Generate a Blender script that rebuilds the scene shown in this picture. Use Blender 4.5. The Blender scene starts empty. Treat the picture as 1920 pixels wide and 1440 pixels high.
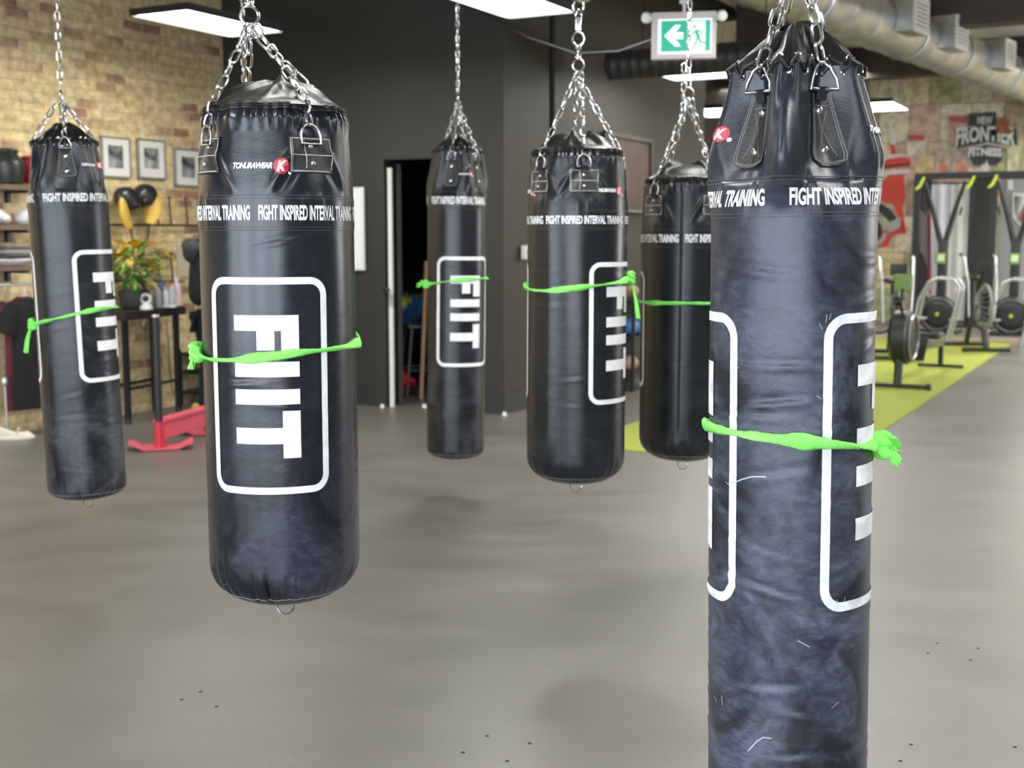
import bpy, bmesh, math, random
from mathutils import Vector, Matrix, noise
PI=math.pi
rnd=random.Random(7)
SC=bpy.context.scene; COL=SC.collection
# ---------------------------------------------------------------- camera
F=2300.0; PITCH=math.atan(275/2300); HC=1.5
_f=Vector((0,math.cos(PITCH),-math.sin(PITCH))); _u=Vector((0,math.sin(PITCH),math.cos(PITCH)))
def P(px,py,d):
    v=_f+Vector(((px-960)/F,0,0))+_u*((720-py)/F)
    v*=d/v.y
    return Vector((v.x,v.y,v.z+HC))
def G(px,py,z=0.0):
    v=_f+Vector(((px-960)/F,0,0))+_u*((720-py)/F)
    v*=(z-HC)/v.z
    return Vector((v.x,v.y,z))
cd=bpy.data.cameras.new('camera'); cam=bpy.data.objects.new('camera',cd); COL.objects.link(cam)
cam.location=(0,0,HC); cam.rotation_euler=(PI/2-PITCH,0,0)
cd.sensor_width=36; cd.lens=F/1920*36; cd.clip_start=.05; cd.clip_end=100
cd.dof.use_dof=True; cd.dof.focus_distance=2.65; cd.dof.aperture_fstop=5.0
SC.camera=cam
SC.view_settings.view_transform='Standard'; SC.view_settings.look='None'
SC.view_settings.gamma=1; SC.view_settings.use_curve_mapping=False
SC.view_settings.exposure=0.8
AU=math.radians(28); U=Vector((math.sin(AU),math.cos(AU),0)); V=Vector((math.cos(AU),-math.sin(AU),0))
RZU=-AU            # rotation that turns local +Y onto U and local +X onto V
# ---------------------------------------------------------------- materials
def _nt(name):
    m=bpy.data.materials.new(name); m.use_nodes=True; n=m.node_tree
    return m,n,n.nodes['Principled BSDF']
def mat(name,col,rough=.5,metal=0,spec=.5,bump=0,bscale=60,var=0,vscale=4,emis=0,coat=0,col2=None,stretch=None):
    m,n,b=_nt(name); c4=(*col,1)
    b.inputs['Base Color'].default_value=c4; b.inputs['Roughness'].default_value=rough
    b.inputs['Metallic'].default_value=metal; b.inputs['Specular IOR Level'].default_value=spec
    b.inputs['Coat Weight'].default_value=coat
    if emis:
        b.inputs['Emission Color'].default_value=c4; b.inputs['Emission Strength'].default_value=emis
    tc=n.nodes.new('ShaderNodeTexCoord'); src=tc.outputs['Object']
    if stretch:
        mp=n.nodes.new('ShaderNodeMapping'); mp.inputs['Scale'].default_value=stretch
        n.links.new(src,mp.inputs[0]); src=mp.outputs[0]
    if var:
        t=n.nodes.new('ShaderNodeTexNoise'); t.inputs['Scale'].default_value=vscale; t.inputs['Detail'].default_value=6
        r=n.nodes.new('ShaderNodeValToRGB'); r.color_ramp.elements[0].position=.35; r.color_ramp.elements[1].position=.7
        k=col2 or tuple(min(1,x*(1+var)+.01*var) for x in col)
        lo=tuple(x*(1-var*.6) for x in col) if not col2 else col
        r.color_ramp.elements[0].color=(*lo,1); r.color_ramp.elements[1].color=(*k,1)
        n.links.new(src,t.inputs['Vector']); n.links.new(t.outputs['Fac'],r.inputs[0]); n.links.new(r.outputs[0],b.inputs['Base Color'])
    if bump:
        t=n.nodes.new('ShaderNodeTexNoise'); t.inputs['Scale'].default_value=bscale; t.inputs['Detail'].default_value=5
        bp=n.nodes.new('ShaderNodeBump'); bp.inputs['Strength'].default_value=bump; bp.inputs['Distance'].default_value=.01
        n.links.new(src,t.inputs['Vector']); n.links.new(t.outputs['Fac'],bp.inputs['Height']); n.links.new(bp.outputs[0],b.inputs['Normal'])
    return m
def leather(name,base,worn,amount,rough,zfade,seed,weave=0):
    # vinyl that is scuffed pale in patches; wear is densest below zfade (where it is hit)
    m,n,b=_nt(name); N=n.nodes.new; L=n.links.new
    tc=N('ShaderNodeTexCoord'); mp=N('ShaderNodeMapping'); mp.inputs['Location'].default_value=(seed,seed*2,seed*.7)
    L(tc.outputs['Object'],mp.inputs[0])
    a=N('ShaderNodeTexNoise'); a.inputs['Scale'].default_value=5; a.inputs['Detail'].default_value=9; a.inputs['Roughness'].default_value=.62; a.inputs['Distortion'].default_value=.9
    L(mp.outputs[0],a.inputs['Vector'])
    s=N('ShaderNodeMapping'); s.inputs['Scale'].default_value=(1,1,2.2); s.inputs['Rotation'].default_value=(.5,.4,0); L(mp.outputs[0],s.inputs[0])
    c=N('ShaderNodeTexNoise'); c.inputs['Scale'].default_value=20; c.inputs['Detail'].default_value=7; c.inputs['Distortion'].default_value=1.6; L(s.outputs[0],c.inputs['Vector'])
    r1=N('ShaderNodeMapRange'); r1.inputs[1].default_value=.42; r1.inputs[2].default_value=.72; L(a.outputs['Fac'],r1.inputs[0])
    r2=N('ShaderNodeMapRange'); r2.inputs[1].default_value=.4; r2.inputs[2].default_value=.75; L(c.outputs['Fac'],r2.inputs[0])
    mu=N('ShaderNodeMath'); mu.operation='MULTIPLY_ADD'; L(r1.outputs[0],mu.inputs[0]); mu.inputs[1].default_value=.65
    m2=N('ShaderNodeMath'); m2.operation='MULTIPLY'; L(r1.outputs[0],m2.inputs[0]); L(r2.outputs[0],m2.inputs[1]); L(m2.outputs[0],mu.inputs[2])
    sx=N('ShaderNodeSeparateXYZ'); L(tc.outputs['Object'],sx.inputs[0])
    zr=N('ShaderNodeMapRange'); zr.inputs[1].default_value=zfade+.25; zr.inputs[2].default_value=zfade-.25; zr.inputs[3].default_value=.22; zr.inputs[4].default_value=1
    L(sx.outputs['Z'],zr.inputs[0])
    m3=N('ShaderNodeMath'); m3.operation='MULTIPLY'; L(mu.outputs[0],m3.inputs[0]); L(zr.outputs[0],m3.inputs[1])
    m4=N('ShaderNodeMath'); m4.operation='MULTIPLY'; m4.use_clamp=True; L(m3.outputs[0],m4.inputs[0]); m4.inputs[1].default_value=amount
    mx=N('ShaderNodeMix'); mx.data_type='RGBA'; mx.inputs[6].default_value=(*base,1); mx.inputs[7].default_value=(*worn,1)
    L(m4.outputs[0],mx.inputs[0]); L(mx.outputs[2],b.inputs['Base Color'])
    rr=N('ShaderNodeMapRange'); rr.inputs[3].default_value=rough; rr.inputs[4].default_value=rough+.2; L(m4.outputs[0],rr.inputs[0]); L(rr.outputs[0],b.inputs['Roughness'])
    g=N('ShaderNodeTexNoise'); g.inputs['Scale'].default_value=420; g.inputs['Detail'].default_value=3; L(mp.outputs[0],g.inputs['Vector'])
    w=N('ShaderNodeTexNoise'); w.inputs['Scale'].default_value=9; w.inputs['Detail'].default_value=3; L(s.outputs[0],w.inputs['Vector'])
    b1=N('ShaderNodeBump'); b1.inputs['Strength'].default_value=.10+weave; b1.inputs['Distance'].default_value=.002; L(g.outputs['Fac'],b1.inputs['Height'])
    b2=N('ShaderNodeBump'); b2.inputs['Strength'].default_value=.05; b2.inputs['Distance'].default_value=.02; L(w.outputs['Fac'],b2.inputs['Height']); L(b1.outputs[0],b2.inputs['Normal'])
    L(b2.outputs[0],b.inputs['Normal']); b.inputs['Specular IOR Level'].default_value=.43
    return m
def brick_mat():
    m,n,b=_nt('old_brick'); N=n.nodes.new; L=n.links.new
    tc=N('ShaderNodeTexCoord'); s=N('ShaderNodeSeparateXYZ'); c=N('ShaderNodeCombineXYZ'); L(tc.outputs['Object'],s.inputs[0])
    L(s.outputs['X'],c.inputs['X']); L(s.outputs['Z'],c.inputs['Y'])
    nd=N('ShaderNodeTexNoise'); nd.inputs['Scale'].default_value=7; nd.inputs['Detail'].default_value=3; L(c.outputs[0],nd.inputs['Vector'])
    va=N('ShaderNodeVectorMath'); va.operation='MULTIPLY_ADD'; L(nd.outputs['Color'],va.inputs[0]); va.inputs[1].default_value=(.025,.018,0); L(c.outputs[0],va.inputs[2])
    t=N('ShaderNodeTexBrick'); L(va.outputs[0],t.inputs['Vector']); t.inputs['Scale'].default_value=1
    t.inputs['Brick Width'].default_value=.215; t.inputs['Row Height'].default_value=.077; t.inputs['Mortar Size'].default_value=.006; t.inputs['Mortar Smooth'].default_value=.6
    t.inputs['Color1'].default_value=(.80,.61,.32,1); t.inputs['Color2'].default_value=(.61,.455,.235,1); t.inputs['Mortar'].default_value=(.62,.505,.30,1); t.inputs['Bias'].default_value=-.25
    # scattered red bricks: constant noise per brick via snapped coordinates
    t2=N('ShaderNodeTexBrick'); L(va.outputs[0],t2.inputs['Vector']); t2.inputs['Scale'].default_value=1
    t2.inputs['Brick Width'].default_value=.215; t2.inputs['Row Height'].default_value=.077; t2.inputs['Mortar Size'].default_value=.006
    t2.inputs['Color1'].default_value=(0,0,0,1); t2.inputs['Color2'].default_value=(1,1,1,1); t2.inputs['Mortar'].default_value=(0,0,0,1); t2.inputs['Bias'].default_value=-.1
    big=N('ShaderNodeTexNoise'); big.inputs['Scale'].default_value=1.3; big.inputs['Detail'].default_value=2; L(c.outputs[0],big.inputs['Vector'])
    ad=N('ShaderNodeMath'); ad.operation='ADD'; L(t2.outputs['Color'],ad.inputs[0]); L(big.outputs['Fac'],ad.inputs[1])
    rr=N('ShaderNodeMapRange'); rr.inputs[1].default_value=1.25; rr.inputs[2].default_value=1.40; L(ad.outputs[0],rr.inputs[0])
    mx=N('ShaderNodeMix'); mx.data_type='RGBA'; L(rr.outputs[0],mx.inputs[0]); L(t.outputs['Color'],mx.inputs[6]); mx.inputs[7].default_value=(.40,.22,.14,1)
    f=N('ShaderNodeTexNoise'); f.inputs['Scale'].default_value=14; f.inputs['Detail'].default_value=8; L(c.outputs[0],f.inputs['Vector'])
    fr=N('ShaderNodeMapRange'); fr.inputs[1].default_value=.25; fr.inputs[2].default_value=.75; fr.inputs[3].default_value=.6; fr.inputs[4].default_value=1.3; L(f.outputs['Fac'],fr.inputs[0])
    ml=N('ShaderNodeMix'); ml.data_type='RGBA'; ml.blend_type='MULTIPLY'; ml.inputs[0].default_value=1; L(mx.outputs[2],ml.inputs[6])
    cc=N('ShaderNodeCombineColor'); [L(fr.outputs[0],cc.inputs[i]) for i in range(3)]; L(cc.outputs[0],ml.inputs[7]); L(ml.outputs[2],b.inputs['Base Color'])
    b.inputs['Roughness'].default_value=.85
    bp=N('ShaderNodeBump'); bp.inputs['Strength'].default_value=.6; bp.inputs['Distance'].default_value=.012; bp.invert=True; L(t.outputs['Fac'],bp.inputs['Height'])
    b2=N('ShaderNodeBump'); b2.inputs['Strength'].default_value=.4; b2.inputs['Distance'].default_value=.01; L(f.outputs['Fac'],b2.inputs['Height']); L(bp.outputs[0],b2.inputs['Normal']); L(b2.outputs[0],b.inputs['Normal'])
    return m
def floor_mat():
    m,n,b=_nt('rubber_floor'); N=n.nodes.new; L=n.links.new
    tc=N('ShaderNodeTexCoord')
    a=N('ShaderNodeTexNoise'); a.inputs['Scale'].default_value=.9; a.inputs['Detail'].default_value=6; L(tc.outputs['Object'],a.inputs['Vector'])
    mp=N('ShaderNodeMapping'); mp.inputs['Rotation'].default_value=(0,0,-.5); mp.inputs['Scale'].default_value=(1.2,3,1); L(tc.outputs['Object'],mp.inputs[0])
    c=N('ShaderNodeTexNoise'); c.inputs['Scale'].default_value=1.6; c.inputs['Detail'].default_value=8; L(mp.outputs[0],c.inputs['Vector'])
    g=N('ShaderNodeTexNoise'); g.inputs['Scale'].default_value=160; g.inputs['Detail'].default_value=4; L(tc.outputs['Object'],g.inputs['Vector'])
    r=N('ShaderNodeValToRGB'); r.color_ramp.elements[0].position=.3; r.color_ramp.elements[0].color=(.105,.099,.085,1); r.color_ramp.elements[1].position=.75; r.color_ramp.elements[1].color=(.185,.176,.155,1)
    ad=N('ShaderNodeMath'); ad.operation='MULTIPLY_ADD'; L(a.outputs['Fac'],ad.inputs[0]); ad.inputs[1].default_value=.6
    a2=N('ShaderNodeMath'); a2.operation='MULTIPLY'; L(c.outputs['Fac'],a2.inputs[0]); a2.inputs[1].default_value=.4; L(a2.outputs[0],ad.inputs[2]); L(ad.outputs[0],r.inputs[0]); L(r.outputs[0],b.inputs['Base Color'])
    rr=N('ShaderNodeMapRange'); rr.inputs[1].default_value=.3; rr.inputs[2].default_value=.7; rr.inputs[3].default_value=.36; rr.inputs[4].default_value=.42; L(c.outputs['Fac'],rr.inputs[0]); L(rr.outputs[0],b.inputs['Roughness'])
    bp=N('ShaderNodeBump'); bp.inputs['Strength'].default_value=.35; bp.inputs['Distance'].default_value=.003; L(g.outputs['Fac'],bp.inputs['Height']); L(bp.outputs[0],b.inputs['Normal'])
    b.inputs['Specular IOR Level'].default_value=.85
    return m
M={}
M['chain']=mat('zinc_chain',(.62,.63,.62),.28,1)
M['chrome']=mat('chrome',(.7,.7,.7),.18,1)
M['print']=mat('white_print',(.80,.81,.82),.55,bump=.05,bscale=300,var=.1,vscale=30)
M['red_badge']=mat('red_badge',(.62,.03,.05),.4)
M['stitch']=mat('pale_thread',(.42,.41,.38),.7)
M['dark_stitch']=mat('dark_thread',(.09,.09,.088),.7); M['mid_stitch']=mat('grey_thread',(.20,.20,.19),.7)
M['vinyl']=mat('black_vinyl',(.012,.011,.009),.40,spec=.32,bump=.15,bscale=25)
M['strap']=mat('black_strap',(.016,.016,.017),.42,spec=.5,bump=.12,bscale=200)
M['green_cloth']=mat('lime_cloth',(.22,.80,.12),.75,bump=.3,bscale=90,var=.15,vscale=15)
M['black_metal']=mat('black_powder_coat',(.013,.013,.014),.4)
M['black_paint']=mat('black_paint',(.022,.022,.020),.8,bump=.1,bscale=40)
M['black_plastic']=mat('black_plastic',(.02,.02,.022),.35)
M['black_cloth']=mat('black_cloth',(.008,.008,.010),.9,bump=.3,bscale=30)
M['white_plastic']=mat('white_plastic',(.72,.70,.66),.4)
M['galv']=mat('galvanised_duct',(.42,.42,.40),.36,.85,bump=.1,bscale=6,var=.25,vscale=5)
M['silver']=mat('silver_tube',(.55,.56,.56),.35,.8)
M['red_paint']=mat('red_paint',(.55,.03,.05),.4,bump=.05)
M['pink_paint']=mat('worn_red_paint',(.66,.10,.14),.5,var=.1)
# ---------------------------------------------------------------- object helpers
def link(name,bm_or_me,m=None,parent=None,smooth=True,auto=None):
    if isinstance(bm_or_me,bmesh.types.BMesh):
        me=bpy.data.meshes.new(name); bm_or_me.to_mesh(me); bm_or_me.free()
    else: me=bm_or_me
    o=bpy.data.objects.new(name,me); COL.objects.link(o)
    if m is not None:
        for x in (m if isinstance(m,(list,tuple)) else [m]): me.materials.append(x)
    if smooth:
        me.polygons.foreach_set('use_smooth',[True]*len(me.polygons))
        try: me.set_sharp_from_angle(angle=math.radians(auto or 50))
        except Exception: pass
    if parent is not None: o.parent=parent
    return o
def tag(o,label=None,cat=None,group=None,kind=None):
    if label: o['label']=label
    if cat: o['category']=cat
    if group: o['group']=group
    if kind: o['kind']=kind
    return o
def empty(name,loc,rz=0,label=None,cat=None,group=None,rot=None):
    o=bpy.data.objects.new(name,None); COL.objects.link(o); o.location=loc
    o.rotation_euler=rot or (0,0,rz); o.empty_display_size=.1
    tag(o,label,cat,group); bpy.context.view_layer.update(); return o
def copy_tree(o,parent=None):
    c=o.copy(); COL.objects.link(c)
    if parent is not None: c.parent=parent
    for ch in list(o.children): copy_tree(ch,c)
    return c
def NB(): return bmesh.new()
def box(bm,c,s,rz=0,bev=0,rot=None,mi=0):
    mt=Matrix.Translation(Vector(c))@(rot.to_4x4() if rot is not None else Matrix.Rotation(rz,4,'Z'))@Matrix.Diagonal((*s,1))
    r=bmesh.ops.create_cube(bm,size=1,matrix=mt); vs=r['verts']
    fs=set(f for v in vs for f in v.link_faces)
    for f in fs: f.material_index=mi
    if bev:
        es=list(set(e for v in vs for e in v.link_edges))
        rb=bmesh.ops.bevel(bm,geom=es,offset=bev,segments=3,affect='EDGES',profile=.6)
        for f in rb['faces']: f.material_index=mi
    return bm
def tube(bm,pts,r,seg=10,closed=False,caps=True,flat=None):
    """tube along points; r number or list; flat=(a,b,twist) gives an elliptic section"""
    pts=[Vector(p) for p in pts]; n=len(pts); rings=[]
    t0=(pts[1]-pts[0]).normalized(); up=Vector((0,0,1)) if abs(t0.z)<.9 else Vector((1,0,0))
    nrm=(up-t0*up.dot(t0)).normalized()
    for i,p in enumerate(pts):
        if closed: t=(pts[(i+1)%n]-pts[i-1]).normalized()
        else: t=(pts[min(i+1,n-1)]-pts[max(i-1,0)]).normalized()
        nrm=(nrm-t*nrm.dot(t))
        nrm=nrm.normalized() if nrm.length>1e-6 else t.orthogonal().normalized()
        bn=t.cross(nrm); rr=r[i] if isinstance(r,(list,tuple)) else r; ring=[]
        for k in range(seg):
            a=2*PI*k/seg
            if flat:
                tw=flat[2]*i/n; x=flat[0]*rr*math.cos(a); y=flat[1]*rr*math.sin(a)
                x,y=x*math.cos(tw)-y*math.sin(tw),x*math.sin(tw)+y*math.cos(tw)
            else: x=rr*math.cos(a); y=rr*math.sin(a)
            ring.append(bm.verts.new(p+nrm*x+bn*y))
        rings.append(ring)
    m=n if closed else n-1
    for i in range(m):
        A=rings[i]; B=rings[(i+1)%n]; off=0
        if closed and i==n-1:   # match the seam
            off=min(range(seg),key=lambda o:(A[0].co-B[o].co).length)
        for k in range(seg):
            bm.faces.new((A[k],A[(k+1)%seg],B[(k+1+off)%seg],B[(k+off)%seg]))
    if caps and not closed:
        bm.faces.new(list(reversed(rings[0]))); bm.faces.new(rings[-1])
    return bm
def lathe(bm,prof,seg=24,c=(0,0,0),rot=None):
    c=Vector(c); rings=[]
    for r,z in prof:
        if r<1e-6: rings.append([bm.verts.new(c+(rot@Vector((0,0,z)) if rot else Vector((0,0,z))))])
        else:
            ring=[]
            for k in range(seg):
                a=2*PI*k/seg; v=Vector((r*math.cos(a),r*math.sin(a),z))
                ring.append(bm.verts.new(c+(rot@v if rot else v)))
            rings.append(ring)
    for A,B in zip(rings,rings[1:]):
        if len(A)==1 and len(B)==1: continue
        for k in range(seg):
            a0=A[0] if len(A)==1 else A[k]; a1=A[0] if len(A)==1 else A[(k+1)%seg]
            b0=B[0] if len(B)==1 else B[k]; b1=B[0] if len(B)==1 else B[(k+1)%seg]
            f=[a0,a1,b1,b0]; g=[]
            for x in f:
                if x not in g: g.append(x)
            if len(g)>2: bm.faces.new(g)
    for R,flip in ((rings[0],True),(rings[-1],False)):
        if len(R)>1: bm.faces.new(list(reversed(R)) if flip else R)
    return bm
def prism(bm,pts,t,to3):
    """solid from 2D outline pts with thickness t; to3(x,y,w)->Vector"""
    a=[bm.verts.new(to3(x,y,0)) for x,y in pts]; b=[bm.verts.new(to3(x,y,t)) for x,y in pts]
    bm.faces.new(a); bm.faces.new(list(reversed(b))); n=len(pts)
    for i in range(n): bm.faces.new((a[i],b[i],b[(i+1)%n],a[(i+1)%n]))
    bmesh.ops.recalc_face_normals(bm,faces=bm.faces); return bm
def loft(bm,rings,cap=True):
    R=[[bm.verts.new(p) for p in r] for r in rings]; n=len(R[0])
    for A,B in zip(R,R[1:]):
        for k in range(n): bm.faces.new((A[k],A[(k+1)%n],B[(k+1)%n],B[k]))
    if cap: bm.faces.new(list(reversed(R[0]))); bm.faces.new(R[-1])
    bmesh.ops.recalc_face_normals(bm,faces=bm.faces); return bm
def Rto(d,up=(0,0,1)):
    """rotation matrix whose Z is d"""
    d=Vector(d).normalized(); return d.to_track_quat('Z','Y').to_matrix()
def bar(bm,a,b,r,seg=10):
    a=Vector(a);b=Vector(b); return tube(bm,[a,a.lerp(b,.5),b],r,seg)
_glyph={}
def text_bm(s,w,h,bold=.03,shear=0,sp=1.0):
    fc=bpy.data.curves.new('t','FONT'); fc.body=s; fc.size=1; fc.offset=bold; fc.resolution_u=3; fc.shear=shear; fc.space_character=sp
    o=bpy.data.objects.new('t',fc); COL.objects.link(o); bpy.context.view_layer.update()
    me=bpy.data.meshes.new_from_object(o.evaluated_get(bpy.context.evaluated_depsgraph_get()))
    bpy.data.objects.remove(o); bpy.data.curves.remove(fc)
    bm=NB(); bm.from_mesh(me); bpy.data.meshes.remove(me)
    xs=[v.co.x for v in bm.verts]; ys=[v.co.y for v in bm.verts]
    x0,x1,y0,y1=min(xs),max(xs),min(ys),max(ys)
    for v in bm.verts: v.co=Vector(((v.co.x-x0)/(x1-x0)*w,(v.co.y-(y0+y1)/2)/(y1-y0)*h,0))
    return bm
def slice_bm(bm,dx=None,dy=None):
    for ax,step in ((0,dx),(1,dy)):
        if not step: continue
        lo=min(v.co[ax] for v in bm.verts); hi=max(v.co[ax] for v in bm.verts); x=lo+step
        while x<hi:
            no=[0,0,0]; no[ax]=1; co=[0,0,0]; co[ax]=x
            bmesh.ops.bisect_plane(bm,geom=bm.verts[:]+bm.edges[:]+bm.faces[:],plane_co=co,plane_no=no,dist=1e-6); x+=step
    return bm
def poly2(bm,pts,hole=None):
    if hole:
        n=len(pts); a=[bm.verts.new((x,y,0)) for x,y in pts]; b=[bm.verts.new((x,y,0)) for x,y in hole]
        for i in range(n): bm.faces.new((a[i],a[(i+1)%n],b[(i+1)%n],b[i]))
    else: bm.faces.new([bm.verts.new((x,y,0)) for x,y in pts])
    return bm
def rrect(w,h,r,n=6,cx=0,cy=0):
    o=[]
    for k,(sx,sy) in enumerate(((1,1),(-1,1),(-1,-1),(1,-1))):
        for i in range(n+1):
            a=PI/2*(k+i/n); o.append((cx+sx*(w/2-r)+r*math.cos(a),cy+sy*(h/2-r)+r*math.sin(a)))
    return o
def sm(x,a=0,b=1):
    t=max(0,min(1,(x-a)/(b-a))); return t*t*(3-2*t)
def wr(a): return (a+PI)%(2*PI)-PI
# ================================================================ heavy bags
def link_mesh(bm,mtx,Lc,Wc,r,seg=6,n=5):
    """one stadium-shaped chain link, long axis local Z, wide axis local X"""
    pts=[]; hw=Wc/2-r; hl=Lc/2-r-hw
    for i in range(n+1):
        a=PI*i/n; pts.append(Vector((hw*math.cos(a),0,hl+hw*math.sin(a))))
    for i in range(n+1):
        a=PI+PI*i/n; pts.append(Vector((hw*math.cos(a),0,-hl+hw*math.sin(a))))
    tube(bm,[mtx@p for p in pts],r,seg,closed=True)
def chain(bm,a,b,Lc=.046,Wc=.025,r=.0032,phase=0,sag=0,seg=6,tw=0):
    a=Vector(a); b=Vector(b); D=(b-a); n=max(1,round(D.length/(Lc-2*r))); R=Rto(D)
    for i in range(n):
        t=(i+.5)/n; c=a.lerp(b,t); c.z-=sag*4*t*(1-t)
        jit=rnd.uniform(-.18,.18)
        m=Matrix.Translation(c)@R.to_4x4()@Matrix.Rotation((PI/2)*((i+phase)%2)+PI/4*.6+jit+tw*i,4,'Z')
        s=D.length/n/(Lc-2*r)
        link_mesh(bm,m@Matrix.Diagonal((1,1,s,1)),Lc,Wc,r,seg)
ZC=4.2
def make_bag(S):
    d=S['d']; R=S['R']; cx=S['cx']; B=S['type']=='B'; df=d-R
    zf=lambda py: P(cx,py,df).z
    zb=zf(S['bottom']); root=empty('heavy_bag',P(S['cxb'],S['bottom'],d),rot=(0,S.get('tilt',0),math.atan2(-P(cx,500,d).x,d)*-1*-1))
    rc=P(S['cxb'],S['bottom'],d); root.location=(rc.x,rc.y,zb)
    # local -Y faces the camera
    root.rotation_mode='XYZ'
    face=math.atan2(rc.x,rc.y)
    root.matrix_world=Matrix.Translation((rc.x,rc.y,zb))@Matrix.Rotation(S.get('tilt',0),4,'Y')@Matrix.Rotation(-face,4,'Z')
    bpy.context.view_layer.update()
    tag(root,S['label'],'punching bag','punching bags hanging from chains' if 0 else None)
    zt=zf(S['t1'])-zb-.012; zr=zf(S['rim'])-zb; H=zr; zx0=zf(S['t1'])-zb; zx1=zf(S['t0'])-zb
    straps=[math.radians(a) for a in S['straps']]; rs=random.Random(S['seed'])
    rb=S.get('rb',.11)
    zring=zf(S['ring'])-zb
    pleats=[(rs.uniform(-PI,PI),rs.uniform(.03,.09),rs.uniform(.4,1.3)) for _ in range(46)]
    wr_=[(rs.uniform(-PI,PI),rs.uniform(.12,H*.8),rs.uniform(.25,.6),rs.uniform(.004,.010),rs.uniform(-.04,.04),rs.uniform(.4,1)) for _ in range(S.get('wrinkles',14))]
    top=S.get('taper',.06); wa=S.get('wamp',.0016)
    def RF(th,z):
        t=(z-zt)/(zr-zt); tt=max(0,min(1.05,t))
        r=R*(1+.008*math.sin(2*th+S['seed'])+.006*math.sin(3*th+z*4+S['seed']))
        if z<rb:
            q=max(0,1-z/rb); r*=max(.0,(1-q**2.4))**(1/2.4) if q<1 else 0
            env=sm(z,.012,.03)
            r=max(r,R*.02)
            if z>.02:
                for a,w,k in pleats: r-=.0045*k*math.exp(-(wr(th-a)/.022)**2)*math.exp(-((z-.045)/w)**2)
        if z<.22:
            for a,w,k in pleats[:20]: r-=.0016*k*math.exp(-(wr(th-a)/.03)**2)*math.exp(-((z-.07)/.07)**2)
        for a,z0,w,s,sl,k in wr_:
            dz=z-z0-sl*wr(th-a)
            if abs(dz)<.05: r+=wa*k*(math.exp(-(dz/s)**2)-.8*math.exp(-((dz-.012)/s)**2))*math.exp(-(wr(th-a)/w)**2)
        if S.get('seam') is not None:
            da=wr(th-math.radians(S['seam'])); r+=(S.get('seamh',.004)*(math.exp(-(da/.30)**2) if da>0 else math.exp(-(da/.02)**2)*0))*sm(z,.08,.2)
        if t>-.25:
            if not B:
                r*=1-top*sm(tt,.15,1)
                if t>.9: r-=.012*sm(t,.9,1.02)
                for s in straps:
                    a=wr(th-s); dx=a*R; dz=z-(zring-.02); rho=math.hypot(dx,dz); ph=math.atan2(dx,-dz)
                    r-=.016*math.exp(-(a/.30)**2)*math.exp(-((t-.86)/.30)**2)
                    w=.75*sm(rho,.035,.075)*(1-sm(rho,.12,.25))*(1-(1-sm(abs(dx),.055,.075))*sm(-dz,.02,.03))
                    if abs(a)<1.2:
                        u_=-dz; xa=.018+.44*max(0,u_)**.80; ad=abs(dx); en=sm(u_,-.03,.02)*(1-sm(u_,.065,.135))*(1 if abs(math.sin(th))<.85 else .45)
                        if en>0:
                            k1=.8 if dx*math.cos(s*2)>0 else 1.0
                            r+=en*k1*(.0060*math.exp(-((ad-xa-.010)/.010)**2)-.0065*math.exp(-((ad-xa+.016)/.014)**2))
                        if u_>.11: r+=.0028*(math.exp(-((dx-.018)/.007)**2)+math.exp(-((dx+.024)/.008)**2))*sm(u_,.11,.13)*(1-sm(u_,.15,.22))
                if t>.8:
                    e=math.exp(-((1-t)/.14)**2); r+=.0036*e*math.sin(th*37+2.5*math.sin(th*5))
            else:
                r*=1-top*sm(tt,.05,1.0)**S.get('tpow',1.2)
                for a0_,w0_,h0_ in S.get('lobes',[]): r+=h0_*sm(t,-.02,.35)*math.exp(-(wr(th-a0_)/w0_)**2)
                for i,s in enumerate(straps):
                    a=wr(th-s-S.get('vshift',0)); dep=S.get('valley',.046)
                    e=sm(t,.0,.45)*(1-.35*sm(t,.75,1.05))
                    r-=dep*e*math.exp(-(a/.36)**2)
                    for off in (-.62,.62):
                        aa=wr(th-s-off*(1.15-.45*tt))
                        r+=.020*e*math.exp(-(aa/.19)**2)-.007*e*math.exp(-(wr(aa-.20*(1 if off>0 else -1))/.07)**2)
                    # diagonal pulls below the tongue
                    dxx=a*R; dz=z-(zt+.35*(zr-zt))
                    r+=.0035*math.exp(-((dxx-.25*(z-zt)-.02)/.008)**2)*sm(t,-.2,.3)*(1-sm(t,.4,.7))
                    r+=.0035*math.exp(-((dxx+.35*(z-zt)+.03)/.009)**2)*sm(t,-.2,.3)*(1-sm(t,.4,.7))
                e=math.exp(-((1-tt)/.10)**2) if t>.7 else 0
                r+=.003*e*math.sin(th*26+2*math.sin(th*4))
        return max(r,.004)
    NS,NZ=(288,240) if d<3.5 else (168,150)
    zs=[]
    for i in range(NZ+1):
        t=i/NZ
        zs.append(H*t)
    zs=[0,.003,.007,.012,.018,.025,.033,.042,.052,.064,.078]+[z for z in zs if z>.09]
    def X(th,z,off=0):
        r=RF(th,z)+off; return Vector((r*math.sin(th),-r*math.cos(th),z))
    bm=NB()
    rings=[]
    for z in zs: rings.append([bm.verts.new(X(2*PI*k/NS,z)) for k in range(NS)])
    for a,b in zip(rings,rings[1:]):
        for k in range(NS): bm.faces.new((a[k],a[(k+1)%NS],b[(k+1)%NS],b[k]))
    cb=bm.verts.new((0,0,-.002))
    for k in range(NS): bm.faces.new((rings[0][(k+1)%NS],rings[0][k],cb))
    # close the mouth just inside the rim
    tr=[bm.verts.new(v.co*Vector((.93,.93,1)).x if 0 else Vector((v.co.x*.9,v.co.y*.9,v.co.z-.01))) for v in rings[-1]]
    for k in range(NS): bm.faces.new((rings[-1][k],rings[-1][(k+1)%NS],tr[(k+1)%NS],tr[k]))
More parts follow.
